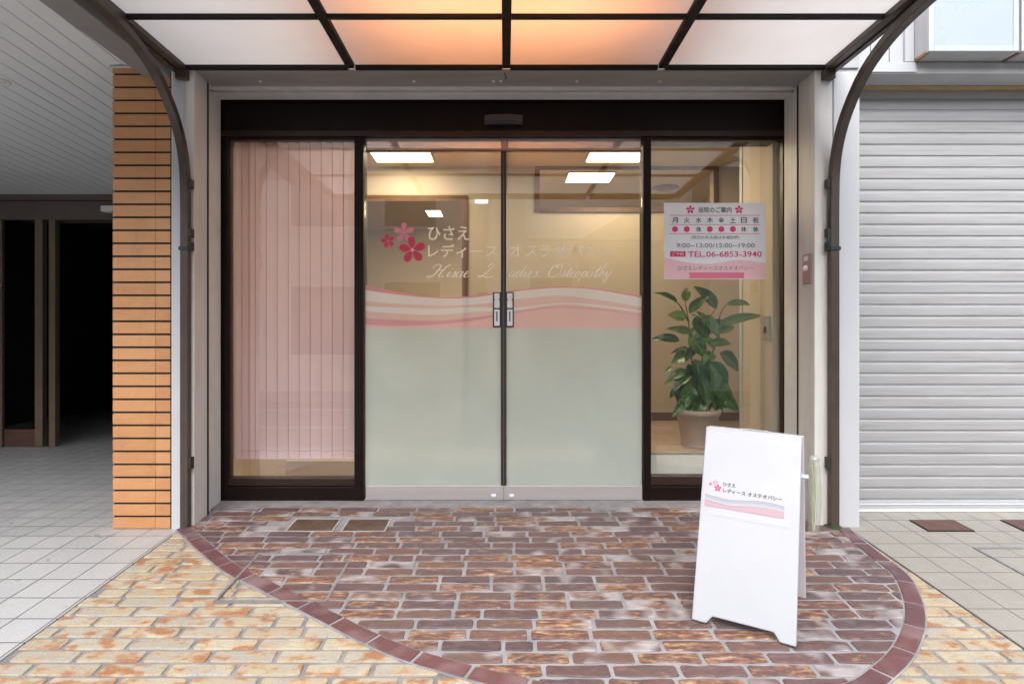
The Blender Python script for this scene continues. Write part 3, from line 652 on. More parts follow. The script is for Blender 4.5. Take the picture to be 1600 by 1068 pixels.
# partition
b.box(-.365, .304, 5.25, 5.35, 0, 2.5); b.box(.304, 1.807, 5.25, 5.35, 0, 2.093); b.box(1.807, 2.25, 5.25, 5.35, 0, 2.5); b.box(-1.76, -.365, 5.25, 5.35, 2.17, 2.5)
b.box(-2.2, 2.25, 8.4, 8.5, 0, 2.5); b.box(-2.3, -2.2, 5.35, 8.5, 0, 2.5)
struct(b, 'interior_wall', M['in_wall'])
struct(MB().box(-2.3, 2.3, 3.84, 8.6, 2.45, 2.55), 'interior_ceiling', M['in_ceil'])
b = MB(); b.box(-1.76, 2.3, 3.70, 8.5, -.06, -.002); b.box(-1.50, .60, 4.2, 8.4, -.002, .125); struct(b, 'interior_floor', M['in_floor'])
struct(MB().box(-1.50, .604, 4.17, 4.1995, -.001, .128), 'interior_step', M['in_step'])
dp = empty('display_platform', (1.3, 3.8, 0), 'pale low platform behind the right window carrying the potted plant', 'platform')
MB().box(.80, 1.645, 3.80, 5.2, .0, .244).build('front', M['in_step'], dp, bevel=.003)
MB().box(.795, 1.648, 3.79, 5.22, .246, .262).build('top', M['in_floor'], dp, bevel=.003)
b = MB()
for (x0, x1, z0, z1) in ((.264, .304, 2.06, 2.448), (1.807, 1.847, 2.06, 2.448), (.304, 1.807, 2.055, 2.093), (.304, 1.807, 2.42, 2.448)): b.box(x0, x1, 5.235, 5.249, z0, z1)
b.box(-.365, -.315, 5.235, 5.249, .13, 2.20); b.box(-1.70, -.365, 5.235, 5.249, 2.15, 2.20)
b.box(1.0, 2.15, 5.24, 5.249, .262, .33); struct(b, 'interior_trim', M['in_brown'])
struct(MB().box(1.643, 1.6496, 4.205, 4.25, .263, 2.448), 'corner_guard', M['blue_trim'])
iw = empty('wall_intercom', (1.64, 3.78, 1.05), 'small grey metal switch plate on the inside wall behind the right window', 'switch plate')
MB().box(1.632, 1.649, 3.765, 3.835, .96, 1.105).build('plate', M['steel'], iw, bevel=.003)
MB().box(1.626, 1.6315, 3.785, 3.815, 1.0, 1.04).build('button', M['rubber'], iw, bevel=.001)
for i, (x0, x1, y0, y1, lb) in enumerate(((-1.06, -.59, 4.22, 5.07, 'warm lit ceiling panel seen through the top of the left door leaf'), (.68, 1.12, 4.22, 5.07, 'warm lit ceiling panel nearest the right mullion, in front of the brown framed opening'),
        (.577, .985, 5.40, 5.73, 'warm lit ceiling panel seen inside the brown framed opening'), (-.905, -.74, 6.97, 7.33, 'smallest warm lit ceiling panel, far back beyond the flower decals'))):
    e = empty('ceiling_light', ((x0+x1)/2, (y0+y1)/2, 2.45), lb, 'ceiling light', 'lit panels in the shop ceiling')
    MB().box(x0, x1, y0, y1, 2.440, 2.446).build('diffuser', M['light_in'], e)
    t = .012; b = MB(); b.box(x0-t, x0, y0-t, y1+t, 2.434, 2.4495); b.box(x1, x1+t, y0-t, y1+t, 2.434, 2.4495); b.box(x0, x1, y0-t, y0, 2.434, 2.4495); b.box(x0, x1, y1, y1+t, 2.434, 2.4495); b.build('frame', M['in_wall'], e)
e = empty('ceiling_light', (-1.7, 6, 2.45), 'added unseen light panel brightening the back room, behind the pink blind', 'ceiling light', 'lit panels in the shop ceiling')  # added panel, out of view, to brighten the back room
MB().box(-2.15, -1.78, 5.5, 7.2, 2.440, 2.446).build('diffuser', M['light_in'], e)
e = empty('ceiling_light', (0, 6, 2.45), 'added unseen light panel brightening the back room, behind the wall between doorway and opening', 'ceiling light', 'lit panels in the shop ceiling')  # second added panel lifting the back room, also unseen
MB().box(-.25, .20, 5.6, 7.4, 2.440, 2.446).build('diffuser', M['light_in'], e)
e = empty('ceiling_vent', (1.58, 5.95, 2.45), 'round tan vent in the ceiling behind the brown framed opening', 'vent')
MB().lathe([(0, -.03), (.07, -.03), (.075, -.012), (.12, -.012), (.125, 0)], (1.58, 5.95, 2.449), 28).build('cone', M['in_brown'], e, smooth=True)
MB().lathe([(.13, -.002), (.15, -.006), (.155, .0)], (1.58, 5.95, 2.4495), 28).build('ring', M['in_ceil'], e, smooth=True)

# vertical blinds
vb = empty('vertical_blind', (-1.25, 3.74, 0), 'closed pink vertical fabric blind behind the left window', 'blind')
MB().box(-1.64, -.885, 3.72, 3.76, 2.25, 2.29).build('head_rail', M['paint_cream'], vb, bevel=.003)
xs = [372, 380, 388, 396] + [402+16.9*i for i in range(10)]
xs = [368, 379, 390] + [400+17.1*i for i in range(9)]
for i, xp in enumerate(xs):
    w_ = 19.5 if i > 2 else 13
    a = X(xp, 3.745); wdt = w_*3.745/950; tilt = -.012
    b = MB(); pts = []
    n = 8
    for k in range(n+1): t = k/n; pts.append((a+wdt*t, 3.732+.022*t-.005*math.sin(math.pi*t)))
    zt, zb = 2.27, Z(715, 3.745)
    for k in range(n):
        b.quad((pts[k][0], pts[k][1], zb), (pts[k+1][0], pts[k+1][1], zb), (pts[k+1][0], pts[k+1][1], zt), (pts[k][0], pts[k][1], zt))
    sl = b.build('slat', M['blind'], vb, smooth=True)
    b = MB().box(a, a+.0032, 3.7295, 3.7315, zb, zt); b.build('slat_edge', M['blind_edge'], sl)
    b = MB().box(a+.002, a+wdt-.004, 3.7285, 3.7295+.022, zb-.004, zb+.001); b.build('hem_weight', M['pink_area'], sl)
MB().tube(cr([(X(374+20*i, 3.74), 3.728, Z(703+(.8 if i % 2 else -.6), 3.74)) for i in range(10)], 3), .0012, 5).build('bead_chain', M['ink_grey'], vb)

# notice poster on the right window
po = empty('notice_poster', (X(1117, 3.645), 3.645, 1.33), 'white and pink notice with opening days, hours and telephone number taped on the right window', 'notice')
YP = 3.645
def pp(px, py, off=0): return (X(px, YP), YP-off, Z(py, YP))
b = MB(); b.box(X(1037.5, YP), X(1197, YP), YP-.001, YP+.002, Z(436, YP), Z(317, YP)); b.build('sheet', M['poster_white'], po)
b = MB(); n = 30; fz = wv([(1037, 402), (1075, 410), (1110, 412), (1145, 407), (1170, 407), (1197, 412)])
for i in range(n):
    xa = 1038+158.5*i/n; xb = 1038+158.5*(i+1)/n
    b.quad(pp(xa, 435.5, .0016), pp(xb, 435.5, .0016), pp(xb, fz(xb), .0016), pp(xa, fz(xa), .0016))
b.build('wave_print', M['pink_area'], po)
b = MB(); b.quad(pp(1077, 434.6, .0022), pp(1162.5, 434.6, .0022), pp(1162.5, 425.5, .0022), pp(1077, 425.5, .0022)); b.build('bar_print', M['pink_bar'], po)
b = MB()
for yy in (336.5, 351, 365): b.quad(pp(1046, yy+.45, .0018), pp(1188, yy+.45, .0018), pp(1188, yy-.45, .0018), pp(1046, yy-.45, .0018))
b.build('rule_print', M['pink_bar'], po)
for cx in (1078.5, 1154.5):
    b = MB(); flower(b, X(cx, YP), Z(327.5, YP), 6.6*YP/950, lambda u, v: (u, YP-.002, v), petal=.62); b.build('flower_print', M['pink'], po)
def ptx(body, x0, x1, yt, yb_, mat='ink', bold=.004):
    return text_mesh(body, M[mat], 'print_text', po, lambda u, v: (X(x0, YP)+u, YP-.0024, Z(yb_, YP)+v), (x1-x0)*YP/950, (yb_-yt)*YP/950, bold=bold)
ptx('当院のご案内', 1091, 1143, 323.5, 332.5, 'ink', .01)
cols = [1054.5, 1073, 1091.5, 1109, 1127, 1145, 1162, 1180.5]
b = MB()
for cx, ch, st in zip(cols, '月火水木金土日祝', '●●休●●●休休'):
    ptx(ch, cx-4.5, cx+4.5, 339.5, 348.5, 'ink', .012)
    if st == '●': b.add([pp(cx+4.6*math.cos(k*math.pi/12), 358+4.6*math.sin(k*math.pi/12), .002) for k in range(23, -1, -1)], [tuple(range(24))])
    else: ptx(st, cx-4.2, cx+4.2, 354, 362.5, 'ink', .012)
b.build('dot_print', M['pink'], po)
ptx('(祝日のある週は水曜診療)', 1080, 1155, 368, 374.5, 'ink_grey', .006)
ptx('9:00~13:00/15:00~19:00', 1057, 1179, 380, 387, 'ink_grey', .012)
b = MB(); b.quad(pp(1047, 401, .002), pp(1071, 401, .002), pp(1071, 392.5, .002), pp(1047, 392.5, .002)); b.build('badge_print', M['pink'], po)
text_mesh('ご予約', M['vinyl'], 'print_text', po, lambda u, v: (X(1050, YP)+u, YP-.003, Z(399.5, YP)+v), 18*YP/950, 5.5*YP/950, bold=.01)
ptx('TEL.06-6853-3940', 1075, 1190, 392.5, 401.5, 'pink', .012)
ptx('ひさえレディースオステオパシー', 1059, 1177, 415, 422.5, 'ink_grey', .01)

# potted plant
pc = (X(1094, 3.93), 3.98, .262)
pt = empty('potted_plant', pc, 'leafy variegated rubber plant in a clay pot behind the right window', 'potted plant')
MB().lathe([(0, 0), (.098, 0), (.103, .01), (.134, .205), (.142, .207), (.144, .238), (.136, .242), (.130, .235), (.126, .20), (0, .20)], (pc[0], pc[1], pc[2]+.001), 40).build('pot', M['pot'], pt, smooth=True, bevel=.0)
MB().lathe([(0, .012), (.07, .008), (.125, 0)], (pc[0], pc[1], pc[2]+.212), 24).build('soil', M['soil'], pt, smooth=True)
DP = 3.98
def zp(zx, zy, dd=0): D = DP+dd; px = 990+zx/3.05; py = 430+zy/3.05; return Vector((X(px, D), D, Z(py, D)))
stems = [[(312, 640, 0), (285, 480, -.03), (268, 320, -.02), (262, 220, 0), (246, 128, .01)], [(322, 640, 0), (345, 480, .02), (375, 370, 0), (402, 280, -.02), (412, 190, -.03), (440, 142, -.03)],
         [(316, 640, .02), (320, 480, .05), (335, 330, .05), (345, 230, .03), (390, 160, 0)], [(262, 220, 0), (225, 150, .02), (205, 128, .02)], [(345, 240, .03), (310, 200, .02), (275, 185, .0)]]
for s in stems: MB().tube(cr([zp(*q) for q in s], 6), [.007-.0045*i/(6*(len(s)-1)) for i in range(6*(len(s)-1)+1)], 7).build('stem', M['stem'], pt, smooth=True)
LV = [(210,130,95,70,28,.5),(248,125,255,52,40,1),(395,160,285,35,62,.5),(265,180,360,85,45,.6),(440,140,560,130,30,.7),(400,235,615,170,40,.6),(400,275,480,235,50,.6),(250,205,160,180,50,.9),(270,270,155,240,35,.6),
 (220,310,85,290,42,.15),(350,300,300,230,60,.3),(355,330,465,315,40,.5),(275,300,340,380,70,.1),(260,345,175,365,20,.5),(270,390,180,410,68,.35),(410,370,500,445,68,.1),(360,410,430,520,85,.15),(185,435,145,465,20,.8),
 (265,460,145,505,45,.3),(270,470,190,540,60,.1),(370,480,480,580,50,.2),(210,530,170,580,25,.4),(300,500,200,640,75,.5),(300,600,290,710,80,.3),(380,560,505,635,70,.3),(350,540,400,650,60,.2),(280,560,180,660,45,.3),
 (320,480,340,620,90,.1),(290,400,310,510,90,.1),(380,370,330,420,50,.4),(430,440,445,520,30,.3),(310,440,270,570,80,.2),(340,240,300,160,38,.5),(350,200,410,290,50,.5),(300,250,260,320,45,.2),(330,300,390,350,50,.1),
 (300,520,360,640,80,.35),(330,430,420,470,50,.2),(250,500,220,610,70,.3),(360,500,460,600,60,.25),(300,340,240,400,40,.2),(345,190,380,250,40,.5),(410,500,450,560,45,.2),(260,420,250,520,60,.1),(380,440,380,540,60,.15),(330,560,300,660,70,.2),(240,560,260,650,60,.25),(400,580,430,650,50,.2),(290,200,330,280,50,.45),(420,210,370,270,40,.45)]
random.seed(11)
for (x0, y0, x1, y1, wd, lt) in LV:
    dd = random.uniform(-.09, .06)
    a = zp(x0, y0, dd*.3); t = zp(x1, y1, dd*.3+random.uniform(-.07, .05)); L = (t-a).length; ax = (t-a).normalized()
    nrm = Vector((random.uniform(-.5, .5), -1, random.uniform(.1, .9))); nrm = (nrm-ax*nrm.dot(ax)).normalized(); sd_ = ax.cross(nrm)
    hw = wd*1.25/3.05*DP/950/2; nu, nv = 10, 3; vs = []; cs = []
    arch_ = random.uniform(.03, .16)*L; wav = random.uniform(.0, .004)
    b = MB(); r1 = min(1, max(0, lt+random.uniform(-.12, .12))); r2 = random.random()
    for i in range(nu+1):
        u = i/nu; prof = hw*(math.sin(math.pi*min(1, u**.8))**.75)*(1-.25*u) if 0 < u < 1 else .0008
        c = a+ax*L*u+nrm*arch_*math.sin(math.pi*u)-Vector((0, 0, .10*L*u*u))
        for j in range(-nv, nv+1):
            q = j/nv; vs.append(c+sd_*prof*q+nrm*(abs(q)*prof*.35-wav*math.cos(u*14+q)))
            cs.append((r1, r2, abs(q)))
    m_ = 2*nv+1; b.add(vs, [(i*m_+j, i*m_+j+1, (i+1)*m_+j+1, (i+1)*m_+j) for i in range(nu) for j in range(m_-1)]); b.c = cs
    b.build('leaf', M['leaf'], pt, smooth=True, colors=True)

# ------------------------------------------------------------------ canopy
ca = empty('entrance_canopy', (0, 3.2, 2.385), 'flat canopy of milky white panels in black bars on curved brown posts', 'canopy')
CL, CR = -1.70, 1.71
zc0, zc1 = 2.383, 2.410
ys = [3.215, 2.71, 1.97, 1.22]
xsb = [CL, X(548, 3.2), X(791, 3.2), X(1035, 3.2), CR]
for x in xsb[1:4]: MB().box(x-.021, x+.021, 1.24, 3.2, zc0, zc1).build('canopy_bar', M['canopy_bar'], ca, bevel=.003)
for k, y in enumerate(ys):
    hw = .010 if k in (1, 2) else (.012 if k == 0 else .035)
    for i in range(4):
        MB().box(xsb[i]+.0215, xsb[i+1]-.0215, y-hw, y+hw, zc0+(.004 if k < 3 else -.02), zc1).build('cross_bar', M['canopy_bar'], ca)
for sgn, x in ((-1, CL), (1, CR)):
    b = MB(); b.box(x-.02, x+.02, 1.20, 3.225, zc0-.004, zc1+.01); xo = x+sgn*.035; b.box(xo-.014, xo+.014, 1.20, 3.223, zc0-.012, zc1+.03); b.build('side_rail', M['bronze'], ca, bevel=.003)
for k in range(3):
    for i in range(4):
        MB().quad((xsb[i], ys[k+1], zc1-.004), (xsb[i+1], ys[k+1], zc1-.004), (xsb[i+1], ys[k], zc1-.004), (xsb[i], ys[k], zc1-.004)).build('roof_panel', M['canopy_panel'], ca)
path = [(3.205, gz(3.2)), (3.205, .6), (3.205, 1.2), (3.205, 1.68), (3.19, 1.88), (3.14, 2.02), (3.06, 2.13), (2.94, 2.235), (2.80, 2.30), (2.66, 2.335), (2.50, 2.352), (2.32, 2.358)]
for sgn, xc, wx in ((-1, -1.680, .021), (1, 1.735, .0225)):
    P = cr([(xc, p[0], p[1]) for p in path], 6); b = MB(); vs = []; fs = []
    for i, p in enumerate(P):
        t = (P[min(i+1, len(P)-1)]-P[max(i-1, 0)]).normalized(); n_ = Vector((0, t.z, -t.y)); hh = .019
        for (sx, sn) in ((-1, -1), (1, -1), (1, 1), (-1, 1)): vs.append((p.x+sx*wx, p.y+n_.y*sn*hh, p.z+n_.z*sn*hh))
    for i in range(len(P)-1):
        for k in range(4): fs.append((i*4+k, i*4+(k+1)%4, (i+1)*4+(k+1)%4, (i+1)*4+k))
    fs.append((3, 2, 1, 0)); b.add(vs, fs)
    po_ = b.build('curved_post', M['bronze'], ca, bevel=.003)
    MB().box(xc-wx-.004, xc+wx+.004, 3.205-.024, 3.205+.022, 1.428, 1.447).build('strap', M['rubber'], po_)
    b = MB(); s2 = -sgn
    xe = xc+s2*(wx+.006)
    for z_ in (1.78, 1.52, 1.45): b.box(min(xe-.008, xe+.008), max(xe-.008, xe+.008), 3.19, 3.226, z_-.022, z_+.022)
    b.tube(cr([(xe, 3.20, 1.78), (xe+s2*.006, 3.19, 1.66), (xe, 3.20, 1.53), (xe+s2*.01, 3.18, 1.47), (xe, 3.2, 1.44)], 5), .0035, 6)
    b.box(min(xe-.007, xe+.007), max(xe-.007, xe+.007), 3.19, 3.226, .28, .34)
    b.build('bracket', M['rubber'], po_)
    if sgn > 0: MB().lathe([(0, -.0), (.05, 0), (.035, .012), (0, .016)], (xc+.0, 3.215, gz(3.2)+.004), 9).build('moss', M['moss'], po_)
    # end bracket of rail at the wall
    MB().box(CL-.03 if sgn < 0 else CR-.03, CL+.03 if sgn < 0 else CR+.03, 3.19, 3.2285, 2.33, 2.379).build('wall_bracket', M['bronze'], ca, bevel=.003)
MB().box(-.92, .94, 1.65, 3.225, 2.86, 2.90).build('sky_blocker', M['opp_c'], ca, bevel=.004)  # added slab, out of view, keeps sky light off the centre panels
for xh in (-.93, .95): MB().box(xh-.015, xh+.015, 2.10, 2.13, 2.4105, 2.858).build('sky_blocker_strut', M['bronze'], ca)  # made-up supports for the added slab
# amber wall lamp over the canopy
e = empty('wall_lamp', (.0, 3.2, 2.9), 'amber lamp bar above the middle canopy panels, seen as an orange glow', 'lamp')
MB().tube([(-.62, 2.66, 2.765), (.62, 2.66, 2.765)], .022, 14).build('lit_tube', M['amber'], e, smooth=True)
b = MB(); b.box(-.66, .66, 2.62, 2.70, 2.795, 2.858); b.box(-.66, -.625, 2.63, 2.69, 2.73, 2.794); b.box(.625, .66, 2.63, 2.69, 2.73, 2.794); b.build('lamp_body', M['opp_b'], e)

# ------------------------------------------------------------------ left: brick pillar, passage
bp = empty('tiled_pillar', (-1.92, 3.3, 0), 'pillar clad in orange horizontal tiles with black joints left of the shop', 'pillar')
MB().box(-2.069, -1.769, 3.226, 3.56, -.046, 2.395).build('core', M['black_gap'], bp)
b = MB(); z = -.040; random.seed(3)
while z < 2.39:
    h = min(.0585, 2.395-z)
    xj = -1.848
    b.box(-2.074, xj-.0008, 3.2195, 3.2255, z, z+h); b.box(xj+.0008, -1.7695, 3.2195, 3.2255, z, z+h)
    b.box(-2.0745, -2.0695, 3.2256, 3.40, z, z+h); b.box(-2.0745, -2.0695, 3.4016, 3.555, z, z+h)
    z += .0688
b.build('tile_cladding', M['tile_brick'], bp, bevel=.0012)
MB().box(-2.09, -1.76, 3.215, 3.57, 2.395, 2.405).build('top_trim', M['paint_cream'], bp)
# passage ceiling: boards run away from the street
def zceil(y): return 2.412-.042*(y-3.22)
b = MB(); x = -2.05
xx = -1.90
lines = [-2.02-.1045*i for i in range(60)]
edges = [-1.88]+lines
for i in range(len(edges)-1):
    x1, x0 = edges[i]-.0028, edges[i+1]+.0028
    b.add([(x0,1.6,zceil(1.6)),(x1,1.6,zceil(1.6)),(x1,5.75,zceil(5.75)),(x0,5.75,zceil(5.75)),(x0,1.6,zceil(1.6)+.02),(x1,1.6,zceil(1.6)+.02),(x1,5.75,zceil(5.75)+.02),(x0,5.75,zceil(5.75)+.02)],
          [(0,3,2,1),(4,5,6,7),(0,1,5,4),(1,2,6,5),(2,3,7,6),(3,0,4,7)])
struct(b, 'passage_ceiling', M['ceil_slat'])
struct(MB().box(-9, -1.77, 1.55, 5.9, 2.50, 2.7), 'passage_ceiling_void', M['black_gap'])
lb = empty('left_building', (-4, 3.7, 0), 'left neighbour building with dark recessed lobby, bronze doors and sloping board ceiling', 'building')
MB().box(-1.905, -1.765, 1.6, 3.218, 2.345, 2.50).build('edge_beam', M['beam'], lb, bevel=.003)
MB().box(-9, -1.77, 1.45, 1.55, 2.50, 7).build('upper_wall', M['opp_b'], lb)
MB().box(-9, -2.03, 5.66, 5.85, 2.075, 2.40).build('door_header', M['lobby_brown'], lb, bevel=.003)
MB().box(-9, -2.03, 5.655, 5.66, 2.245, 2.252).build('header_line', M['black_gap'], lb)
b = MB().box(-9, -2.03, 9.0, 9.1, -.05, 2.5); b.box(-5.9, -5.8, 3.6, 9.0, -.05, 2.5); b.box(-2.04, -1.95, 3.57, 9.0, -.05, 2.5); b.box(-9, -2.04, 5.86, 9.0, 2.42, 2.5); b.build('lobby_wall', M['dark_in'], lb)  # left side wall is unseen, set close in to darken the passage
def lf(px0, px1, py0, py1, d0, d1, name, mat): return MB().box(X(px0, d0), X(px1, d0), d0, d1, Z(py1, d0), Z(py0, d0)).build(name, M[mat], lb, bevel=.003)
lf(54, 66, 343, 698, 5.66, 5.72, 'door_frame', 'lobby_frame'); lf(76, 86, 343, 698, 5.68, 5.74, 'door_frame', 'lobby_frame')
lf(-6, 3, 343, 698, 5.66, 5.72, 'door_frame', 'lobby_frame')
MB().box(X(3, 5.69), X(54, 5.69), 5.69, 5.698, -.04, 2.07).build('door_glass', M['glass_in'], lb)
MB().box(X(2, 5.68), X(54, 5.68), 5.685, 5.72, -.042, .12).build('door_rail', M['plate_br'], lb)
MB().box(-7.5, X(-6, 5.69), 5.69, 5.698, -.04, 2.07).build('door_glass', M['glass_in'], lb)
e = lf(157, 181, 321, 330, 5.57, 5.655, 'lobby_sensor', 'ceil_slat')
e = empty('downlight', (X(2, 3.35), 3.35, 2.40), 'round white recessed downlight in the board ceiling at the left edge', 'downlight')
px_, py_ = X(1, 3.40), 3.40
MB().lathe([(0, .002), (.028, .002), (.032, -.006), (.045, -.007), (.048, .004)], (px_, py_, zceil(py_)-.004), 24).build('ring', M['downlight'], e, smooth=True)
MB().lathe([(0, -.0045), (.027, -.0045), (.027, -.001)], (px_, py_, zceil(py_)-.004), 24).build('lens', M['vinyl'], e, smooth=True)

# ------------------------------------------------------------------ right: neighbour with roller shutter
nb = empty('shutter_building', (2.8, 3.46, 0), 'right neighbour building with white grooved siding above a closed roller shutter', 'building')
DS = 3.457
rs = empty('roller_shutter', (2.8, DS, 0), None, None); rs.parent = nb; rs.matrix_parent_inverse = parent_inv(nb)
b = MB(); z0 = Z(780, DS); pit = .0650; prof = []
zz = z0; XA, XB = 1.886, 5.2; k = 0
while zz < 2.372:
    q = [(.000, .0), (.000, .004), (-.0050, .0052), (-.0062, .009), (-.0068, .022), (-.0072, .036), (-.0070, .048), (-.0062, .0555), (-.0040, .0595), (.000, .0605), (.000, .0645)]
    for (dy, dz) in q: prof.append((DS+dy+.006, min(zz+dz, 2.38)))
    zz += pit
vs = []; nseg = 1
for (y, z) in prof: vs += [(XA, y, z), (XB, y, z)]
b.add(vs, [(2*i, 2*i+1, 2*i+3, 2*i+2) for i in range(len(prof)-1)]); o = b.build('slat_curtain', M['shutter'], rs, smooth=False)
MB().box(XA, XB, DS-.014, DS+.016, Z(797, DS), z0-.001).build('bottom_bar', M['shutter_bar'], rs, bevel=.004)
b = MB().box(XA, XB, DS-.020, DS-.0145, Z(797.5, DS), Z(794, DS)); b.box(XA, XB, DS-.018, DS-.0145, Z(786.5, DS), Z(785, DS)); b.build('bar_lip', M['alu'], rs)
MB().box(XA+.02, XA+.045, DS-.030, DS-.0205, Z(791, DS), Z(787, DS)).build('bar_lock', M['rubber'], rs)
MB().box(1.888, 5.2, 3.40, 3.60, 2.3745, 2.378).build('sealant_strip', M['ochre'], nb)
b = MB().box(1.747, 5.2, 3.25, 3.60, 2.379, 2.440); b.build('fascia', M['soffit_r'], nb, bevel=.002)
b = MB().box(1.747, 2.20, 3.243, 3.2495, 2.385, 2.438); b.build('fascia_cover', M['siding'], nb, bevel=.002)
b = MB(); x = 1.765; 
while x < 5.2: b.box(x+.0025, x+.0975, 3.262, 3.30, 2.441, 7.0); x += .1
b.build('siding', M['siding'], nb); MB().box(1.75, 5.2, 3.28, 3.7, 2.4405, 7.0).build('backing_wall', M['black_gap'], nb)
MB().box(5.2, 8, 3.1, 3.7, -.1, 7.0).build('side_pier', M['opp_b'], nb)
MB().tube([(2.10, 3.262, 2.62), (2.10, 3.256, 2.62)], .006, 10).build('bolt', M['rubber'], nb)
for i, (x0, x1, lbx) in enumerate(((2.19, 2.655, 'white framed lightbox sign with a plain pale blue face above the shutter'), (2.668, 3.15, 'second white framed lightbox sign, mostly beyond the right edge of the photo'))):
    e = empty('sign_box', ((x0+x1)/2, 3.2, 2.45), lbx, 'sign box', 'lightbox signs above the shutter')
    zb_, zt_ = 2.444, 3.3; y0, y1 = 3.134, 3.258
    MB().box(x0, x1, y0+.012, y1, zb_, zt_).build('case', M['soffit_r'], e, bevel=.002)
    b = MB(); t = .028
    b.box(x0, x0+t, y0, y0+.0115, zb_, zt_); b.box(x1-t, x1, y0, y0+.0115, zb_, zt_); b.box(x0+t, x1-t, y0, y0+.0115, zb_, zb_+t); b.box(x0+t, x1-t, y0, y0+.0115, zt_-t, zt_)
    b.build('frame', M['sign_frame'], e, bevel=.003)
    MB().box(x0+t, x1-t, y0+.006, y0+.0118, zb_+t, zt_-t).build('face', M['sign_face'], e)
    b = MB().box(x0-.003, x0+.012, y0+.02, y1-.001, zb_-.004, zb_+.010); b.build('rusty_edge', M['rust'], e)
    if i == 0: MB().box(x0-.05, x0-.0035, 3.245, 3.259, zb_-.002, zb_+.5).build('mounting_plate', M['siding'], e)

# ------------------------------------------------------------------ A-frame board
ab = empty('sandwich_board', (.92, 2.32, gz(2.3)), 'white folding A-frame sign board on the paving with small pink flower logo', 'sign board')
phi, th, W, L = .52470, .35363, .35599, .74096
Bp = Vector((.70921, 2.29532, gz(2.2953)+.009)); nn = Vector((math.sin(phi), math.cos(phi), 0)); wv_ = Vector((math.cos(phi), -math.sin(phi), -S*math.sin(phi))).normalized()
up = (nn*math.sin(th)+Vector((0, 0, math.cos(th)))).normalized(); no = wv_.cross(up).normalized()   # points to camera side
if no.y > 0: no = -no
def bd(u, v, o=0): return tuple(Bp+wv_*u+up*v+no*o)
b = MB(); fo = [(0, 0), (.052, 0), (.073, .028), (W-.073, .028), (W-.052, 0), (W, 0), (W, L), (0, L)]
b.prism(fo, lambda p: bd(p[0], p[1], -.010), lambda p: bd(p[0], p[1], .010)); b.build('front_panel', M['board'], ab, bevel=.004)
top_ = Bp+up*L; dn = (nn*math.sin(.17)*1.0+Vector((0, 0, -math.cos(.17)))).normalized()
def bk(u, v, o=0): return tuple(top_+nn*.022+wv_*(u+.004)+dn*v+nn*o+Vector((0, 0, .0)))
Lb = .705
b = MB(); fo = [(0, 0), (W, 0), (W, Lb), (W-.052, Lb), (W-.073, Lb-.03), (.073, Lb-.03), (.052, Lb), (0, Lb)]
b.prism(fo, lambda p: bk(p[0], p[1], 0), lambda p: bk(p[0], p[1], .016)); b.build('rear_panel', M['board_back'], ab, bevel=.003)
MB().tube(cr([bd(.125, L, -.004), bd(.14, L+.008, -.01), bd(.18, L+.009, -.012), bd(.235, L+.007, -.01), bd(.26, L, -.004)], 5), .0026, 8).build('carry_handle', M['board'], ab, smooth=True)
for uh in (.05, W-.05):
    MB().tube([bd(uh-.022, L-.004, -.013), bd(uh+.022, L-.004, -.013)], .0055, 10).build('hinge', M['steel'], ab, smooth=True)
for uh in (.026, W-.026): b = MB(); b.prism([(uh-.026, -.005), (uh+.026, -.005), (uh+.026, .0), (uh-.026, .0)], lambda p: bd(p[0], p[1], -.0095), lambda p: bd(p[0], p[1], .0095)); b.build('rubber_foot', M['rubber'], ab)
b = MB(); b.prism([(W+.001, L-.155), (W+.035, L-.155), (W+.035, L-.140), (W+.001, L-.140)], lambda p: bd(p[0]-.01, p[1], -.035), lambda p: bd(p[0]-.01, p[1], -.012)); b.build('clip', M['board'], ab, bevel=.001)
b = MB(); b.prism([(.03, L-.35), (W-.03, L-.35), (W-.03, L-.06), (.03, L-.06)], lambda p: bd(p[0], p[1], .0103), lambda p: bd(p[0], p[1], .0110)); b.build('poster_sheet', M['white_print'], ab)
# print: coordinates in u (0..W) and v from the panel foot
def uv_from_px(px, py):
    d = Vector(((px-788)/950, 1, (530-py)/950)); o = Vector((0, 0, HC)); t = (Bp-o).dot(no)/d.dot(no); q = o+d*t-Bp
    return q.dot(wv_), q.dot(up)
def b3(u, v): return bd(u, v, .0120)
u0, v0 = uv_from_px(1110, 770); u1, v1 = uv_from_px(1234, 788)
vb_ = uv_from_px(1110, 788)[1]
def rib(tops, bots, mat, off):
    b = MB(); n = 30
    for i in range(n):
        ta, tb_ = i/n, (i+1)/n; ua, ub = u0+(u1-u0)*ta, u0+(u1-u0)*tb_
        b.quad(bd(ua, bots(ta), off), bd(ub, bots(tb_), off), bd(ub, tops(tb_), off), bd(ua, tops(ta), off))
    return b.build('wave_print', M[mat], ab)
M['lilac'] = pm('lilac_print', (0.3528, 0.3444, 0.42), .5, var=.02); M['blush2'] = pm('soft_pink_print', (0.4452, 0.3108, 0.3612), .5, var=.02); M['mauve'] = pm('mauve_print', (0.3864, 0.2436, 0.3192), .5, var=.02); M['pale_blue'] = pm('pale_blue_print', (0.3948, 0.4284, 0.4704), .5, var=.02)
base_v = vb_-.006
tvf = wv([(0, .046), (.15, .041), (.32, .037), (.5, .043), (.65, .049), (.85, .050), (1, .045)])
tv = lambda t: base_v+tvf(t)
rib(tv, lambda t: tv(t)-.0022, 'ink_grey', .0125)
rib(lambda t: tv(t)-.0022, lambda t: tv(t)-.013, 'lilac', .0125)
rib(lambda t: tv(t)-.013, lambda t: max(base_v, tv(t)-.022), 'pale_blue', .0125)
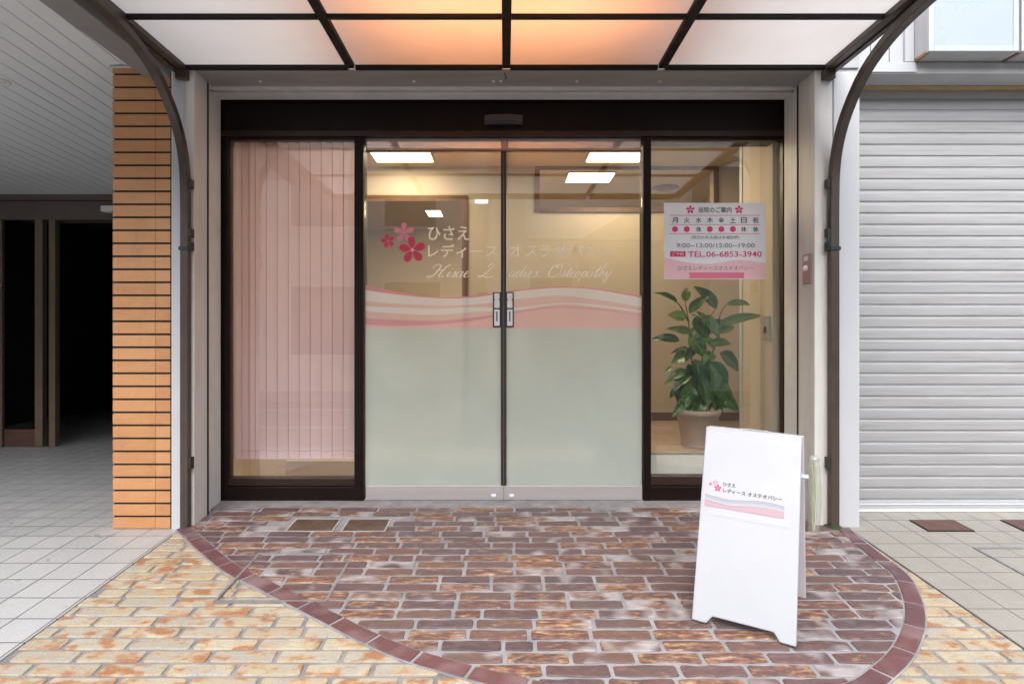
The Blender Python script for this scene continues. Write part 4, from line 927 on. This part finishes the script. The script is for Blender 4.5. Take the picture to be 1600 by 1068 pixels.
rib(lambda t: max(base_v, tv(t)-.022), lambda t: max(base_v, tv(t)-.027+.006*t), 'mauve', .0125)
rib(lambda t: max(base_v, tv(t)-.027+.006*t), lambda t: base_v, 'blush2', .0125)
def btx(body, pa, pb, h, mat='ink', bold=.012):
    ua, va = uv_from_px(*pa); ub, vb2 = uv_from_px(*pb)
    return text_mesh(body, M[mat], 'lettering', ab, lambda u, v: bd(ua+u, va+v, .0127), ub-ua, h, bold=bold)
btx('ひさえ', (1138, 759), (1158, 762), .0150); btx('レディース オステオパシー', (1137.5, 769), (1231, 779.5), .0165)
for (fx, fy, r_, mt, rot) in ((1130, 762.5, .0140, 'pink', 0), (1126.5, 754, .0105, 'pink_lt', .2), (1118.5, 756.5, .006, 'pink', .4)):
    u_, v_ = uv_from_px(fx, fy); b = MB(); flower(b, u_, v_, r_, lambda u, v: bd(u, v, .0128), rot=rot, petal=.62); b.build('flower_print', M[mt], ab)

# clear sleeve with pale strips beside the right post
sl = empty('umbrella_sleeve_bundle', (1.612, 3.12, gz(3.12)), 'clear plastic sleeve of pale green strips standing beside the right post', 'plastic sleeve')
cx, cy_ = 1.600, 3.145; zb0 = gz(3.14)+.004
vs = []; fs = []; n = 18; lv = 14
for i in range(lv+1):
    t = i/lv; r = .030*(1-.10*math.sin(t*7)) if t < .9 else .030*(1-(t-.9)*6)
    for k in range(n): a = 2*math.pi*k/n; rr = r*(1+.10*math.sin(3*a+t*8)); vs.append((cx+rr*math.cos(a)+.008*math.sin(t*3)-.004*t, cy_+rr*math.sin(a)*.7, zb0+t*.395))
for i in range(lv):
    for k in range(n): fs.append((i*n+k, i*n+(k+1)%n, (i+1)*n+(k+1)%n, (i+1)*n+k))
MB().add(vs, fs).build('sleeve', M['clear_plastic'], sl, smooth=True)
random.seed(5)
for k in range(7):
    xa = cx+random.uniform(-.014, .014); xb = cx+random.uniform(-.016, .014)
    MB().tube(cr([(xa*.4+cx*.6, cy_, zb0+.002), (cx+(xa-cx)*.6, cy_+random.uniform(-.008, .008), zb0+.12), (cx+(xb-cx)*.8+.004, cy_+random.uniform(-.008, .008), zb0+.24), (xb, cy_, zb0+.35)], 5), .0032, 6).build('strip', M['pale_green'], sl, smooth=True)
MB().lathe([(0, .03), (.014, .028), (.026, .012), (.028, 0), (.0, -.004)], (cx, cy_, zb0+.37), 14).build('knot', M['clear_plastic'], sl, smooth=True)

# ------------------------------------------------------------------ street opposite (seen in the glass)
def opp(name, x0, x1, y, h, mat, label, wins=(), cat='building', depth=6):
    e = empty(name, ((x0+x1)/2, y, -.26), label, cat, 'buildings across the street')
    MB().box(x0, x1, y-depth, y, -.26, h).build('wall', M[mat], e)
    for (a, c, z0, z1) in wins:
        MB().box(a-.05, c+.05, y+.002, y+.05, z0-.05, z1+.05).build('window_frame', M['alu'], e)
        MB().box(a, c, y+.03, y+.055, z0, z1).build('window_pane', M['opp_glass'], e)
    return e
opp('opposite_building', -9.5, -.95, -7.0, 5.4, 'opp_a', 'beige block across the street, reflected left of the pale gap', [(-8, -6.2, .6, 2.2), (-5, -3.4, .6, 2.2), (-2.8, -1.5, .6, 2.3), (-8, -6.2, 3.6, 4.8), (-5, -3.4, 3.6, 4.8), (-2.8, -1.6, 3.6, 4.8)])
opp('opposite_building', -.95, -.38, -8.8, 4.55, 'opp_b', 'low white building reflected in the gap between taller blocks', [(-.7, -.4, 1.5, 2.2)])
ob = opp('opposite_building', -.38, 6.4, -7.0, 5.6, 'opp_a', 'beige clinic block across the street with a pale name sign', [(.6, 1.6, .4, 2.4), (4.4, 5.6, 3.9, 5.0)])
MB().box(.5, 2.7, -6.99, -6.90, 3.3, 4.3).build('sign_panel', M['opp_b'], ob)
text_mesh('クリニック', M['vinyl'], 'sign_lettering', ob, lambda u, v: (2.4-u, -6.89, 3.75+v), 1.5, .3, bold=.02)
gh = empty('opposite_house', (3, -6, -.26), 'small grey house with hipped roof reflected in the right door', 'house')
MB().box(1.75, 4.3, -6.98, -5.4, -.26, 3.0).build('wall', M['opp_c'], gh)
b = MB(); b.prism([(1.55, 3.0), (4.5, 3.0), (3.6, 3.55), (2.5, 3.55)], lambda p: (p[0], -6.98, p[1]), lambda p: (p[0], -5.2, p[1])); b.build('roof', M['opp_d'], gh)
opp('opposite_building', 6.4, 16, -7.4, 5.9, 'opp_a', 'beige block at the far right end of the opposite row', [(7.5, 9, 1, 2.4), (7.5, 9, 4, 5.4), (11, 13, 4, 5.4)])
opp('opposite_building', -19, -9.5, -7.4, 6, 'opp_b', 'white block at the far left end of the opposite row', [(-12, -10.5, 1, 2.4), (-12, -10.5, 4, 5.4)])
